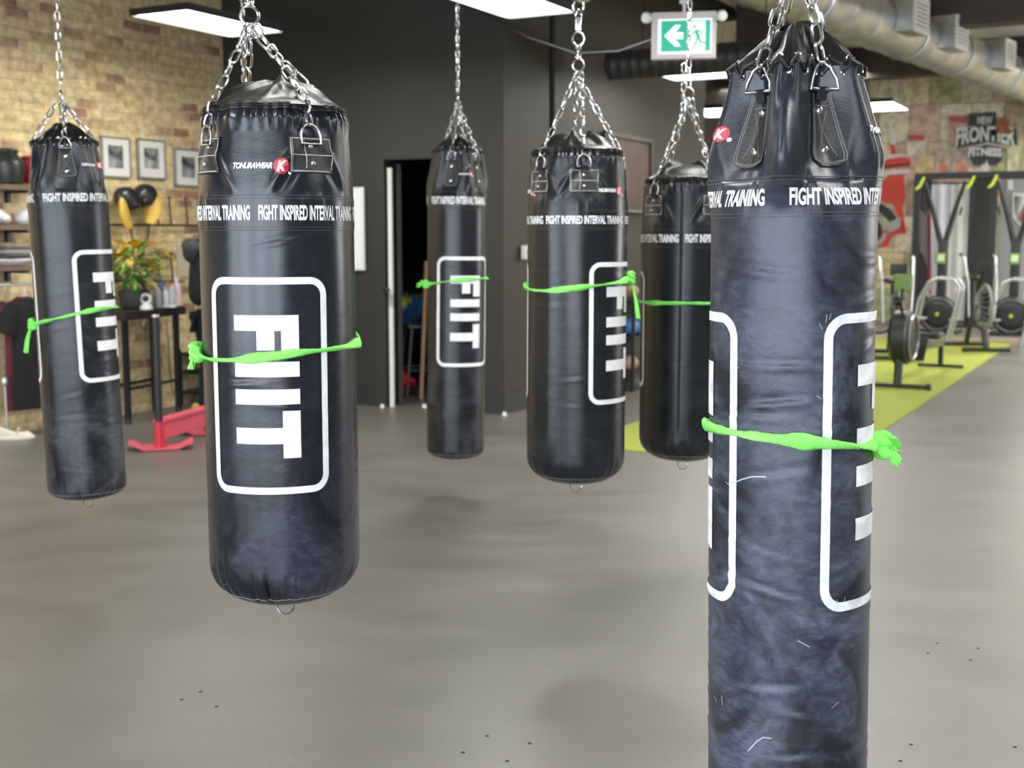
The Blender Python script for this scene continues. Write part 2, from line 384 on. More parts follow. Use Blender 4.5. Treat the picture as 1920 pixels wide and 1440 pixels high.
    body=link('bag_body',bm,S['mat'],root,auto=80)
    def ZZ(th,z): return z
    def wrap(bm,th0,z0,off=.0012):
        for v in bm.verts:
            th=th0+v.co.x/R; v.co=X(th,z0+v.co.y,off)
        return bm
    def ribbon(bm,pts,th0,z0,w=.0016,off=.0018,closed=False):
        P2=[]
        n=len(pts); rng=range(n if closed else n-1)
        for i in rng:
            a=Vector(pts[i]); b=Vector(pts[(i+1)%n]); k=max(1,int((b-a).length/.01))
            for j in range(k): P2.append(a.lerp(b,j/k))
        if not closed: P2.append(Vector(pts[-1]))
        m=len(P2); L_=[]
        for i,p in enumerate(P2):
            q=P2[(i+1)%m] if (closed or i<m-1) else P2[i]; o=P2[i-1] if (closed or i>0) else P2[i]
            t=(q-o); t=t.normalized() if t.length>0 else Vector((1,0)); nn=Vector((-t.y,t.x))*w/2
            L_.append((bm.verts.new((p.x+nn.x,p.y+nn.y,0)),bm.verts.new((p.x-nn.x,p.y-nn.y,0))))
        for i in range(m if closed else m-1):
            a=L_[i]; b=L_[(i+1)%m]; bm.faces.new((a[0],b[0],b[1],a[1]))
        new=[v for l in L_ for v in l]
        for v in new:
            th=th0+v.co.x/R; v.co=X(th,z0+v.co.y,off)
        return bm
    # --- bottom cap seam and ring
    bm=NB(); zc=.040; pts=[X(2*PI*k/120,zc+.002*math.sin(k*1.7),.0008) for k in range(120)]
    tube(bm,pts,.0013,5,closed=True); link('bottom_seam',bm,M['mid_stitch'],root)
    bm=NB(); rr=.021; tube(bm,[Vector((rr*math.cos(a),rr*.5*math.sin(a),-.020+rr*math.sin(a))) for a in [2*PI*k/20 for k in range(20)]],.0022,6,closed=True)
    link('bottom_ring',bm,M['chrome'],root)
    # --- slogan
    span=math.radians(S['sspan']); gap=math.radians(S['sgap']); hgt=zf(S['t0'])-zf(S['t1']); zc=(zx0+zx1)/2
    bm0=text_bm('FIGHT INSPIRED INTERVAL TRAINING',span*R,hgt,.032,.0,1.0)
    slice_bm(bm0,.006 if d<4 else .02,.012 if d<4 else None)
    bm0.verts.ensure_lookup_table()
    k=-2
    ths=[]
    th=math.radians(S['s0'])
    per=span+gap; n=int(2*PI//per)
    starts=[th+i*per for i in range(-(n//2),n-n//2)]
    prints=[]
    for st in starts:
        big=NB(); mm={}
        for v in bm0.verts: mm[v]=big.verts.new(X(st+v.co.x/R,zc+v.co.y,.0025))
        for f in bm0.faces:
            try: big.faces.new([mm[v] for v in f.verts])
            except ValueError: pass
        prints.append(big)
    bm0.free()
    sb=NB(); zA=zc+hgt*1.05; zB=zc-hgt*1.05; n_=NS//2
    ra=[sb.verts.new(X(2*PI*k/NS,zA,.0003)) for k in range(NS)]; rb_=[sb.verts.new(X(2*PI*k/NS,zA,.0013)) for k in range(NS)]
    rm=[[sb.verts.new(X(2*PI*k/NS,zA+(zB-zA)*j/6,.0013)) for k in range(NS)] for j in range(1,7)]; re=[sb.verts.new(X(2*PI*k/NS,zB,.0003)) for k in range(NS)]
    allr=[ra,rb_]+rm+[re]
    for a,b in zip(allr,allr[1:]):
        for k in range(NS): sb.faces.new((b[k],b[(k+1)%NS],a[(k+1)%NS],a[k]))
    band=link('slogan_band',sb,S['mat'],root,auto=80)
    for big in prints:
        o=link('slogan_print',big,M['print'],band,smooth=False); o['label']='white block lettering around the bag'
    st=NB()
    for z in (zA-.004,zA+.003,zB+.004,zB-.003):
        tube(st,[X(2*PI*k/NS,z,.0012) for k in range(NS)],.0006,4,closed=True)
    link('seam_stitching',st,M['dark_stitch'],band)
    # --- framed logo prints
    fz1=zf(S['f0'])-zb; fz0=zf(S['f1'])-zb; fh=fz1-fz0; zc=(fz1+fz0)/2
    for c0,spd in S['frames']:
        fw=math.radians(spd)*R; c0=math.radians(c0); rr=.045*fh/.54; lw=.0175*fh/.54
        bm=NB(); poly2(bm,rrect(fw,fh,rr,7),rrect(fw-2*lw,fh-2*lw,rr-lw,7)); 
        for f in bm.faces: f.normal_update()
        slice_bm(bm,.012,.010 if d<3 else .03)
        lt=NB()
        def rc(x0,x1,y0,y1): poly2(lt,[(x0,-y0),(x1,-y0),(x1,-y1),(x0,-y1)] if 0 else [(x0,-y1),(x1,-y1),(x1,-y0),(x0,-y0)])
        W=.517*fw/2*1.0; y=lambda f:(f-.5)*fh
        e=.0
        rc(-W,W,y(.172),y(.243)); rc(W-.27*2*W,W,y(.243),y(.36)); rc(-W+.36*2*W,-W+.63*2*W,y(.243),y(.332))
        rc(-W,W,y(.385),y(.455)); rc(-W,W,y(.512),y(.582))
        rc(-W,W-.27*2*W,y(.690),y(.765)); rc(W-.27*2*W,W,y(.612),y(.832))
        slice_bm(lt,.012,.010 if d<3 else .03)
        wrap(bm,c0,zc,.0016); wrap(lt,c0,zc,.0016)
        fr=link('logo_print',bm,S.get('pmat',M['print']),root,smooth=False); fr['label']='white rounded frame around upright block letters'
        o=link('logo_letter_print',lt,S.get('pmat',M['print']),fr,smooth=False)
    # --- scratches and worn nicks
    for pts_,w_ in S.get('scratch',[]):
        q=NB(); P2=[]
        for (xa,ya) in pts_:
            th_=math.asin(max(-.98,min(.98,(xa-(cx+(ya-900)*-.010))*d/F/R*.985))); P2.append((th_*R,zf(ya)-zb))
        ribbon(q,P2,0,0,w_,.0021); link('scratch_mark',q,M['scratch'],root,smooth=False)
    # --- brand mark
    for b0 in S['brand']:
        th=math.radians(b0); zz=zf(S['brandy'])-zb; sc=S.get('bsc',1)
        w=.094*sc; bm=text_bm('TONURAWEAR',w,.0145*sc,.05,.35,.9); slice_bm(bm,.01,None); wrap(bm,th-(w+.002)/R,zz,.0028)
        br=link('brand_print',bm,M['print'],root,smooth=False)
        rr=.0185*sc; bm=NB(); poly2(bm,[(rr*math.cos(2*PI*k/28),rr*math.sin(2*PI*k/28)) for k in range(28)]); slice_bm(bm,.008,.01); wrap(bm,th+rr/R,zz-.001,.0024)
        bd=link('badge_print',bm,M['red_badge'],br,smooth=False); bd['label']='round red badge with a white letter K'
        bm=text_bm('K',.022*sc,.024*sc,.05,.25); slice_bm(bm,.006,None); wrap(bm,th+(rr-.011*sc)/R,zz-.001,.0032); 
        link('badge_letter_print',bm,M['print'],br,smooth=False)
        bm=NB(); poly2(bm,[(.004*math.cos(2*PI*k/14),.004*math.sin(2*PI*k/14)) for k in range(14)]); wrap(bm,th+(2.05*rr)/R,zz-.016*sc,.0028); link('trademark_dot_print',bm,M['print'],br,smooth=False)
    # --- straps, D rings, chains
    az=P(cx,S['conv'],d).z-zb; conv=Vector((S.get('cvx',0),0,az)); zp1=zring-.028; ringtops=[]
    for i,s in enumerate(straps):
        def XN(x,z,off):
            th=s+x/R; return X(th,z,off)
        bm=NB(); 
        if not B:
            w,h=S.get('pw',.116),S.get('ph',.083); zc=zf(S['patch'])-zb
            g=[[(-w/2+w*a/10,-h/2+h*b/8) for a in range(11)] for b in range(9)]
        else:
            zc=zf(S['patch'])-zb; h=(zring-.03-zc)*2+.0; h=max(h,.10); w=.100
            g=[[((-.5+a/10)*(w*(1-.30*(b/12)))*(math.sqrt(max(0,1-(1-min(1,b/2.6))**2))*.55+.45 if b<2.6 else 1),-h/2+h*b/12) for a in range(11)] for b in range(13)]
        lo=[[bm.verts.new(XN(x,zc+y,.0005)) for x,y in row] for row in g]; hi=[[bm.verts.new(XN(x,zc+y,.0045)) for x,y in row] for row in g]
        nb=len(g); na=len(g[0])
        for b in range(nb-1):
            for a in range(na-1): bm.faces.new((hi[b][a],hi[b][a+1],hi[b+1][a+1],hi[b+1][a]))
        for a in range(na-1):
            bm.faces.new((lo[0][a],lo[0][a+1],hi[0][a+1],hi[0][a])); bm.faces.new((hi[-1][a],hi[-1][a+1],lo[-1][a+1],lo[-1][a]))
        for b in range(nb-1):
            bm.faces.new((lo[b+1][0],lo[b][0],hi[b][0],hi[b+1][0])); bm.faces.new((hi[b+1][-1],hi[b][-1],lo[b][-1],lo[b+1][-1]))
        # loop that carries the ring
        tw=.017; ztop=zring-.018
        zs0=zc+h/2-.012
        lp=[]
        for j in range(9):
            t=j/8; z=zs0+(ztop-zs0)*t; 
            lp.append([XN(-tw,z,.005+.008*t),XN(tw,z,.005+.008*t),XN(tw,z,.009+.008*t),XN(-tw,z,.009+.008*t)])
        for A_ in [lp]:
            RR=[[bm.verts.new(p) for p in r] for r in A_]
            for a,b in zip(RR,RR[1:]):
                for k in range(4): bm.faces.new((a[k],a[(k+1)%4],b[(k+1)%4],b[k]))
            bm.faces.new(RR[-1]); bm.faces.new(list(reversed(RR[0])))
        bmesh.ops.recalc_face_normals(bm,faces=bm.faces)
        sp=link('strap_patch',bm,M['strap'],root,auto=60)
        sb=NB(); oo=.0055; sw=.0022 if not B else .0012
        if not B:
            ribbon(sb,[(x,y) for x,y in ((-w/2+.004,-h/2+.004),(w/2-.004,-h/2+.004),(w/2-.004,h/2-.004),(-w/2+.004,h/2-.004))],s,zc,sw,oo,True)
            ribbon(sb,[(-w/2+.008,-h/2+.007),(-w/2+.008,h/2-.006)],s,zc,sw*.6,oo)
            ribbon(sb,[(-w/2+.004,0),(w/2-.004,0)],s,zc,sw,oo); ribbon(sb,[(-.018,h/2-.004),(-.014,0),(-.018,-h/2+.01)],s,zc,sw,oo)
        else:
            e=[(row[0][0]+.004,row[0][1]+(.004 if k==0 else 0)) for k,row in enumerate(g)]; f=[(row[-1][0]-.004,row[0][1]+(.004 if k==0 else 0)) for k,row in enumerate(g)]
            ribbon(sb,list(reversed(e))+f,s,zc,sw,oo); e2=[(x+.004,y+(.003 if k==0 else 0)) for k,(x,y) in enumerate(e)]; f2=[(x-.004,y+(.003 if k==0 else 0)) for k,(x,y) in enumerate(f)]
            ribbon(sb,list(reversed(e2))+f2,s,zc,sw,oo)
            ribbon(sb,[(-.02,h/2-.03),(.026,-h/2+.02)],s,zc,sw,oo); ribbon(sb,[(.02,h/2-.03),(-.026,-h/2+.02)],s,zc,sw,oo); ribbon(sb,[(-.022,h/2-.022),(.022,h/2-.022)],s,zc,sw,oo)
        link('stitching',sb,M['stitch'] if not B else M['mid_stitch'],sp,smooth=False)
        for ry in ((h*.24,-h*.24) if not B else (h*.27,-h*.28)):
            c=XN(0,zc+ry,.005); nn=Vector((math.sin(s),-math.cos(s),0)); bm=NB()
            kk_=1.25 if B else 1; lathe(bm,[(.0058*kk_,-.001),(.0060*kk_,.0018),(.0045*kk_,.0034),(.002,.0040),(0,.0041)],14,c,Rto(nn)); link('rivet',bm,M['chrome'],sp)
        # D ring
        rw=S.get('rw',.025); rh=S.get('rh',.046); c=X(s,ztop-.004,.013); tn=Vector((math.cos(s),math.sin(s),0)); nn=Vector((math.sin(s),-math.cos(s),0))
        toward=(conv-(c+Vector((0,0,rh)))).normalized(); up=(Vector((0,0,1))*.85+toward*.15-nn*.02).normalized()
        if not B: shp=[(-rw,0),(-rw*.4,0),(rw*.4,0),(rw,0)]+[(rw*math.cos(a)*1.0,rh*.35+rh*.62*math.sin(a)) for a in [PI*k/10 for k in range(0,11)]]
        else: shp=[(-rw,0),(0,0),(rw,0),(rw*.9,rh*.35),(rw*.55,rh*.8),(rw*.22,rh*.97),(0,rh),(-rw*.22,rh*.97),(-rw*.55,rh*.8),(-rw*.9,rh*.35)]
        def outp(p):
            th_=math.atan2(p.x,-p.y); rr_=math.hypot(p.x,p.y); rq=max(rr_,RF(th_,min(p.z,zr))+.0065)
            return Vector((rq*math.sin(th_),-rq*math.cos(th_),p.z))
        bm=NB(); tube(bm,[outp(c+tn*x+up*y) for x,y in shp],.0030 if d>2.6 else .0034,8,closed=True); link('d_ring',bm,M['chain'],root)
        ringtops.append(outp(c+up*(rh-.004)))
    for i,rt in enumerate(ringtops):
        bm=NB(); cc=conv+Vector((.012*math.cos(i*1.6),.012*math.sin(i*1.6),-.01))
        dst=cc
        # the chain bends over the rim: first rise outside the lid, then lean in
        mid=Vector((rt.x*.90,rt.y*.90,zr+.018)) if S.get('bend',1) else None
        if mid is not None and mid.z>rt.z+.03:
            L1=(mid-rt).length; chain(bm,rt,mid,S['ll'],S['lw'],S['lr'],0); chain(bm,mid,dst,S['ll'],S['lw'],S['lr'],1)
        else: chain(bm,rt,dst,S['ll'],S['lw'],S['lr'],0)
        link('strap_chain',bm,M['chain'],root)
    # hardware and ceiling chain, hanging plumb in the world
    Wm=root.matrix_world; inv=Wm.inverted(); cw=Wm@conv; ceil=inv@Vector((cw.x+S.get('cdx',0),cw.y,ZC-.02))
    dirv=(ceil-conv).normalized(); q=conv.copy(); hw=NB()
    def ringat(c,rad,wire,rot=0,zs=1.0):
        Rm=Rto(dirv).to_4x4()@Matrix.Rotation(rot,4,'Z')
        tube(hw,[Matrix.Translation(c)@Rm@Vector((rad*math.cos(a),0,rad*zs*math.sin(a))) for a in [2*PI*k/18 for k in range(18)]],wire,7,closed=True)
    ringat(q+dirv*.012,.022,.0038,.2); q=q+dirv*.034
    if S.get('swivel'):
        lathe(hw,[(0,-.004),(.010,0),(.012,.012),(.007,.02),(.005,.03),(.011,.036),(.012,.05),(0,.056)],14,q,Rto(dirv)); q=q+dirv*.055
        ringat(q+dirv*.020,.023,.0045,.0,1.15); q=q+dirv*.046
        box(hw,q+dirv*.028,(.024,.016,.05),bev=.004); q=q+dirv*.05
        ringat(q+dirv*.012,.018,.004,.9); q=q+dirv*.028
        ringat(q+dirv*.018,.022,.005,.3,1.2); q=q+dirv*.038
    link('swivel_hook',hw,M['chrome'],root)
    bm=NB(); chain(bm,q,ceil,S['ll'],S['lw']*.95,S['lr'],0); link('ceiling_chain',bm,M['chain'],root)
    bm=NB(); box(bm,ceil+Vector((0,0,.008)),(.09,.09,.016),bev=.003); link('ceiling_anchor',bm,M['black_metal'],root)
    if S.get('spare'):
        bm=NB(); a=q+dirv*.10+Vector((-.02,-.01,0)); chain(bm,a,a-dirv*.24,S['ll'],S['lw'],S['lr'],0); link('spare_chain',bm,M['chain'],root)
    # --- lid
    ztp=zf(S['apex'])-zb
    if not B:
        Rr=R*(1-top)-.012; n=120; bm=NB(); rings=[]; rise=S.get('rise',.055)
        fo=[(rs.uniform(0,2*PI),rs.uniform(.1,.35),rs.uniform(-.5,.5)) for _ in range(9)]
        for j in range(22):
            q_=j/21; rr=(Rr+.004)*(1-q_); ring=[]
            for k in range(n):
                th=2*PI*k/n; z=zr+.006+rise*(1-(1-q_)**2.2)
                for a,w,sl in fo: z+=.013*math.exp(-((wr(th-a-sl*q_*2)*(1-q_+.15))/.075)**2)*sm(q_,0,.3)*(1-sm(q_,.6,1))
                z-=.006*math.exp(-((q_-.2)/.08)**2)
                ring.append(Vector((rr*math.sin(th),-rr*math.cos(th),z)) if j<21 else Vector((0,0,zr+.006+rise)))
            rings.append(ring)
        R_=[[bm.verts.new(p) for p in r] for r in rings[:-1]]; c=bm.verts.new(rings[-1][0])
        for a,b in zip(R_,R_[1:]):
            for k in range(n): bm.faces.new((a[k],a[(k+1)%n],b[(k+1)%n],b[k]))
        for k in range(n): bm.faces.new((R_[-1][k],R_[-1][(k+1)%n],c))
        link('lid',bm,M['vinyl'],root,auto=80)
        bm=NB(); n=160
        for zz,rr,wi in ((zr-.004,.0035,.004),(zr+.006,.0015,.004),(zr+.001,.0055,.002)):
            tube(bm,[Vector(((RF(2*PI*k/n,zr)+rr)*math.sin(2*PI*k/n),-(RF(2*PI*k/n,zr)+rr)*math.cos(2*PI*k/n),zz+.0015*math.sin(k*.35))) for k in range(n)],wi,6,closed=True)
        link('zip_rim',bm,M['vinyl'],root)
    else:
        n=144; bm=NB(); rings=[]; hh=ztp-zr; fo=[(s+PI/4*.9,1) for s in straps]
        for j in range(26):
            q_=j/25; ring=[]
            for k in range(n):
                th=2*PI*k/n; r0=RF(th,zr)+.004
                rr=r0*(1-.74*q_**.95); 
                for s in straps: rr-=r0*.20*math.sin(PI*min(1,q_*1.1))*math.exp(-(wr(th-s)/.30)**2); rr+=r0*.05*math.sin(PI*q_)*math.exp(-(wr(th-s-.7)/.2)**2)
                rr+=.006*math.sin(th*9+q_*5)*math.sin(PI*q_)
                z=zr-.004+hh*(q_**.85)*(1+.10*math.cos(2*(th-.6)))
                ring.append(Vector((rr*math.sin(th),-rr*math.cos(th),z)))
            rings.append(ring)
        loft(bm,rings,False); bmesh.ops.solidify(bm,geom=bm.faces[:],thickness=.0018)
        link('laced_cover',bm,M['vinyl'],root,auto=80)
        # eyelets and lace
        ne=26; ey=NB(); lc=NB(); lp=[]
        for k in range(ne*2):
            th=2*PI*(k+.5)/(ne*2)+.1; up_=k%2; z=(zr-.017) if not up_ else zr+.010
            r0=RF(th,zr-.017) if not up_ else (RF(th,zr)+.004)*(1-.80*((.014/hh) **(1/.85))**.95) if hh>0 else RF(th,zr)
            if up_:
                q_=(.014/max(hh,.03))**(1/.85); r0=(RF(th,zr)+.004)*(1-.74*q_**.95)
                for s in straps: r0-=RF(th,zr)*.20*math.sin(PI*min(1,q_*1.1))*math.exp(-(wr(th-s)/.30)**2)
            nn=Vector((math.sin(th),-math.cos(th),0)); c=nn*(r0+.0015)+Vector((0,0,z)); Rm=Rto(nn)
            e1=NB(); tube(e1,[c+Rm@Vector((.0052*math.cos(a),.0052*math.sin(a),0)) for a in [2*PI*q/12 for q in range(12)]],.0016,5,closed=True); link('eyelet',e1,M['chrome'],root)
            lp.append(c+nn*.003); th2=th+PI/(ne*2); lp.append(Vector((math.sin(th2),-math.cos(th2),0))*((RF(th2,zr))+.0075)+Vector((0,0,zr-.002)))
        tube(lc,lp,.0034,6,closed=True); link('lace',lc,M['strap'],root); ey.free()
    # --- green band, tied round the bag: its own thing
    g=S['band']; zl=P(cx,g[0],d).z-zb; zfr=zf(g[1])-zb; zrt=P(cx,g[2],d).z-zb; z0=(zl+zrt)/2; n=140; rg=random.Random(S['seed']+5)
    bt=empty('tie_band',(0,0,0),0,S['bandlabel'],'fabric tie'); bt.matrix_world=Wm.copy(); 
    kt=math.radians(g[3]); bm=NB(); pts=[]; rad=[]
    for k in range(n):
        th=kt+2*PI*k/n; z=z0+(zrt-zl)/2*math.sin(th)+(zfr-z0)*math.cos(th)+g[4]*math.sin(3*th+1)
        pts.append(X(th,z,.0075)); rad.append(1+.28*math.sin(k*.21+S['seed'])+.15*math.sin(k*.53))
    bs=S.get('bw',.0105)
    tube(bm,pts,[r*bs for r in rad],12,closed=True,flat=(1.0,.52,PI*4))
    for v in bm.verts: v.co+=Vector((0,0,1))*.0016*noise.noise(v.co*90)
    link('band_loop',bm,M['green_cloth'],bt)
    bm=NB(); c=pts[0]+Vector((math.sin(kt),-math.cos(kt),0))*.008; tn=Vector((math.cos(kt),math.sin(kt),0)); nn=Vector((math.sin(kt),-math.cos(kt),0)); k0=.016
    tube(bm,[c+tn*(k0*math.sin(2*a)*.8)+Vector((0,0,1))*(k0*1.1*math.cos(a))+nn*(k0*.6*math.sin(3*a)) for a in [2*PI*k/24 for k in range(24)]],bs*.95,8,closed=True)
    link('knot',bm,M['green_cloth'],bt)
    for tl in g[5]:
        bm=NB(); dx,dz,wd,out=tl; m=12; L0=math.hypot(dx,dz); e=(tn*dx+Vector((0,0,dz))+nn*out)
        side=(Vector((0,0,1))*dx-tn*dz).normalized(); rr_=[]
        for j in range(m+1):
            t=j/m; p=c+nn*.004+e*t+Vector((0,0,-.02*t*t*L0/.1)); w=wd*(.25+.75*sm(t,0,.8))*(1-.35*sm(t,.9,1.0)); rr_.append([p+side*(w*(-1+2*i/8))+nn*(.006*math.sin(i*1.7+t*3)*(.3+t)) for i in range(9)]+[p+side*(w*(1-2*i/8))+nn*(.006*math.sin((8-i)*1.7+t*3)*(.3+t)-.003) for i in range(9)])
        loft(bm,rr_); link('band_tail',bm,M['green_cloth'],bt)
    return root
M['scratch']=mat('pale_scratch',(.45,.47,.50),.6)
LA=leather('vinyl_short_bag',(.009,.012,.017),(.050,.053,.078),1.0,.23,.30,1.3)
LB=leather('vinyl_mid_bag',(.009,.012,.014),(.04,.045,.055),.5,.26,.35,5.1)
LC=leather('vinyl_back_bag',(.009,.012,.013),(.04,.045,.055),.5,.28,.35,9.7)
LW=leather('vinyl_worn_bag',(.014,.017,.024),(.085,.093,.135),1.35,.27,1.15,3.7,.10)
LD=leather('vinyl_left_bag',(.009,.011,.015),(.07,.075,.09),1.0,.30,.70,12.4)
LE=leather('vinyl_thin_bag',(.009,.010,.013),(.06,.065,.075),.8,.30,.70,21.0)
A=dict(type='A',taper=.055,sspan=80,sgap=6,ll=.046,lw=.026,lr=.0034,bandmat=M['strap'],rb=.11,rise=.06)
Bt=dict(type='B',taper=.20,sspan=125,sgap=22,ll=.047,lw=.026,lr=.0034,bandmat=M['strap'],rb=.06,bend=0)
BAGS=[
 dict(A,seed=2,d=3.03,R=.188,cx=523,cxb=537,bottom=1163,mat=LA,apex=145,rim=196,t0=384,t1=413,f0=520,f1=927,frames=[(-10,90),(170,90)],straps=[27,-63,117,207],ring=248,patch=288,
   brand=[-2,178],brandy=310,s0=-12.8,conv=40,cvx=-.055,swivel=1,band=(658,668,636,-88,.004,[(-.004,-.035,.010,.012),(.0,.018,.010,.010)]),
   label='short fat black punching bag with a pale worn lower end and the letters facing forward',bandlabel='lime green cloth tied around the short fat bag nearest on the left'),
 dict({**A,'sspan':97,'sgap':6.5,'seam':-38,'seamh':.009},seed=5,d=4.76,R=.190,cx=1079,cxb=1079,bottom=922,mat=LB,apex=250,rim=280,t0=404,t1=420,f0=492,f1=760,frames=[(59,90),(-121,90)],straps=[8,-52,98,188],ring=300,patch=338,
   brand=[50,-70],brandy=356,s0=-35,conv=128,swivel=1,band=(537,541,519,86,.003,[(-.01,-.13,.02,.03)]),
   label='short fat black punching bag in the middle with the letters turned to its right side',bandlabel='lime green cloth tied around the middle short bag, its tail hanging on the right'),
 dict({**A,'sspan':97,'sgap':8,'seam':-5,'seamh':.003},seed=8,d=5.25,R=.190,cx=1280,cxb=1279,bottom=877,mat=LC,apex=302,rim=335,t0=439,t1=455,f0=510,f1=733,frames=[(-104,84),(88,86)],straps=[38,-50,128,218],ring=352,patch=384,
   brand=[178],brandy=400,s0=-1,conv=180,cvx=0,swivel=0,spare=1,band=(565,569,567,160,.001,[(.01,-.1,.02,.02)]),
   label='short fat black punching bag half hidden behind the tall right one, under the exit sign',bandlabel='lime green cloth tied around the bag under the exit sign'),
 dict({**Bt,'taper':.265,'tpow':1.25,'lobes':[(-.13,.20,.024),(-.47,.085,-.012),(.17,.10,-.010)],'sspan':127,'sgap':16,'ll':.05,'lw':.027,'lr':.0036},seed=3,d=2.43,R=.160,cx=1485,cxb=1470,bottom=1654,tilt=-.014,mat=LW,apex=18,rim=108,t0=351,t1=384,f0=590,f1=1152,frames=[(81.6,120),(-98,120)],straps=[32,-42,122,212],ring=135,patch=238,
   brand=[-74,90],brandy=236,bsc=.8,s0=-2,conv=-110,wrinkles=60,wamp=.0026,pmat=mat('scuffed_print',(.70,.71,.73),.6,bump=.1,bscale=200,var=.25,vscale=25),
   rh=.05,band=(797,825,828,86,.001,[(.07,-.008,.024,.03),(.018,-.03,.018,.03)]),bw=.0125,
   scratch=[([(1376,918),(1388,914),(1402,906),(1418,899),(1444,896)],.0022),([(1370,918),(1380,924)],.0012),([(1547,606),(1549,590)],.0010),([(1553,600),(1556,588)],.0009),([(1541,618),(1536,606)],.0009),([(1501,1201),(1510,1206),(1522,1213)],.0014),
   ([(1412,1420),(1428,1398),(1440,1388),(1454,1388)],.0022),([(1346,1344),(1352,1352)],.0012),([(1362,1334),(1364,1352)],.0011),([(1575,1322),(1562,1332)],.0009),([(1390,692),(1396,694)],.0010),([(1571,1137),(1570,1127)],.0010),([(1583,1135),(1585,1125)],.0010),([(1386,812),(1392,816)],.0010),([(1532,742),(1540,748)],.0009),([(1366,590),(1368,600)],.0010)],
   label='tall scuffed blue-black punching bag nearest the camera on the right, with a laced cover',bandlabel='lime green cloth tied around the nearest tall bag, knotted on its right'),
 dict({**Bt,'sspan':150,'sgap':16,'seam':-50,'seamh':.006},seed=11,d=5.3,R=.163,cx=129,cxb=166,bottom=948,tilt=-.026,mat=LD,apex=224,rim=262,t0=362,t1=378,f0=470,f1=720,frames=[(60,120),(-122,112)],straps=[2,92,-88,182],ring=266,patch=306,
   brand=[52],brandy=308,bsc=.8,s0=-34,conv=184,wrinkles=40,wamp=.002,valley=.02,band=(604,590,578,-80,.002,[(-.012,-.10,.028,.03)]),bw=.010,
   label='tall black punching bag at the far left before the brick wall, leaning slightly',bandlabel='lime green cloth tied around the far left bag with a long hanging tail'),
 dict(Bt,seed=14,d=7.0,R=.166,cx=858,cxb=854,bottom=868,tilt=.012,mat=LE,apex=250,rim=279,t0=368,t1=383,f0=481,f1=688,frames=[(19,120),(-161,120)],straps=[-15,60,150,225],ring=290,patch=325,
   brand=[22],brandy=326,bsc=.6,s0=-57,conv=188,wrinkles=26,wamp=.0016,valley=.02,band=(533,526,521,-70,.003,[(-.06,.0,.014,.03),(-.03,.02,.012,.02)]),bw=.010,
   label='tall thin black punching bag hanging before the dark open doorway',bandlabel='lime green cloth tied around the thin bag before the doorway'),
]
ROOTS=[make_bag(s) for s in BAGS]
# ================================================================ setting
M['brick']=brick_mat(); M['floor']=floor_mat()
M['dark_wall']=mat('charcoal_wall',(.025,.0235,.019),.6,bump=.08,bscale=25,var=.08,vscale=1.2)
M['brown_wall']=mat('taupe_wall',(.036,.031,.023),.6,bump=.08,bscale=25)
M['base']=mat('baseboard_black',(.03,.03,.03),.35)
M['ceil_dark']=mat('black_ceiling',(.010,.010,.010),.9,bump=.1)
M['ceil_pale']=mat('beige_ceiling',(.80,.74,.62),.8,bump=.1,bscale=3,var=.1)
M['beam']=mat('brown_steel',(.055,.038,.030),.6,var=.2)
M['turf']=mat('yellow_green_turf',(.33,.37,.05),.9,bump=.5,bscale=220,var=.2,vscale=60)
M['plywood']=mat('plywood_edge',(.55,.40,.24),.6)
M['mat_grey']=mat('grey_mat',(.20,.19,.18),.6)
def plank(name,a,b,z0,z1,t,m,side=1,kind='structure',parent=None,uvx=True):
    """upright slab from a to b (plan), thickness t to the side; origin at a, local X along it"""
    a=Vector((a[0],a[1],0)); b=Vector((b[0],b[1],0)); L_=(b-a).length; ang=math.atan2((b-a).y,(b-a).x)
    bm=NB(); box(bm,(L_/2,side*t/2,(z0+z1)/2),(L_,t,z1-z0))
    o=link(name,bm,m,parent,smooth=False); o.location=a; o.rotation_euler=(0,0,ang)
    if kind: o['kind']=kind
    return o
# floor
bm=NB(); box(bm,(3,9,-.05),(34,34,.1)); fl=link('floor',bm,M['floor'],smooth=False); fl['kind']='structure'
hm=mat('anchor_hole_dark',(.015,.014,.013),.8)
for (x,y) in ((913,1380),(993,1394),(868,1411),(951,1427),(341,1312),(406,1325),(376,1297),(1757,1206),(1740,1225),(1834,1216),(1820,1238),(1708,1396),(1688,1427),(1903,1401)):
    g=G(x,y); bm=NB(); lathe(bm,[(.006,.0),(.006,.0012),(.0045,.0016),(0,.0012)],12,(g.x,g.y,0)); o=link('anchor_hole',bm,hm,fl)
# key plan points
Kc=G(945,777)                     # pillar corner
Kl=G(435,743)                     # brick / dark wall corner
bd=U
Bn=Vector((Kl.x,Kl.y,0))-bd*14    # near end of the brick wall
Wr=Kc+U*5.0                       # end of the painted wall
# brick wall (left side)
plank('wall_left',Bn,Kl,0,ZC,.3,M['brick'],1)
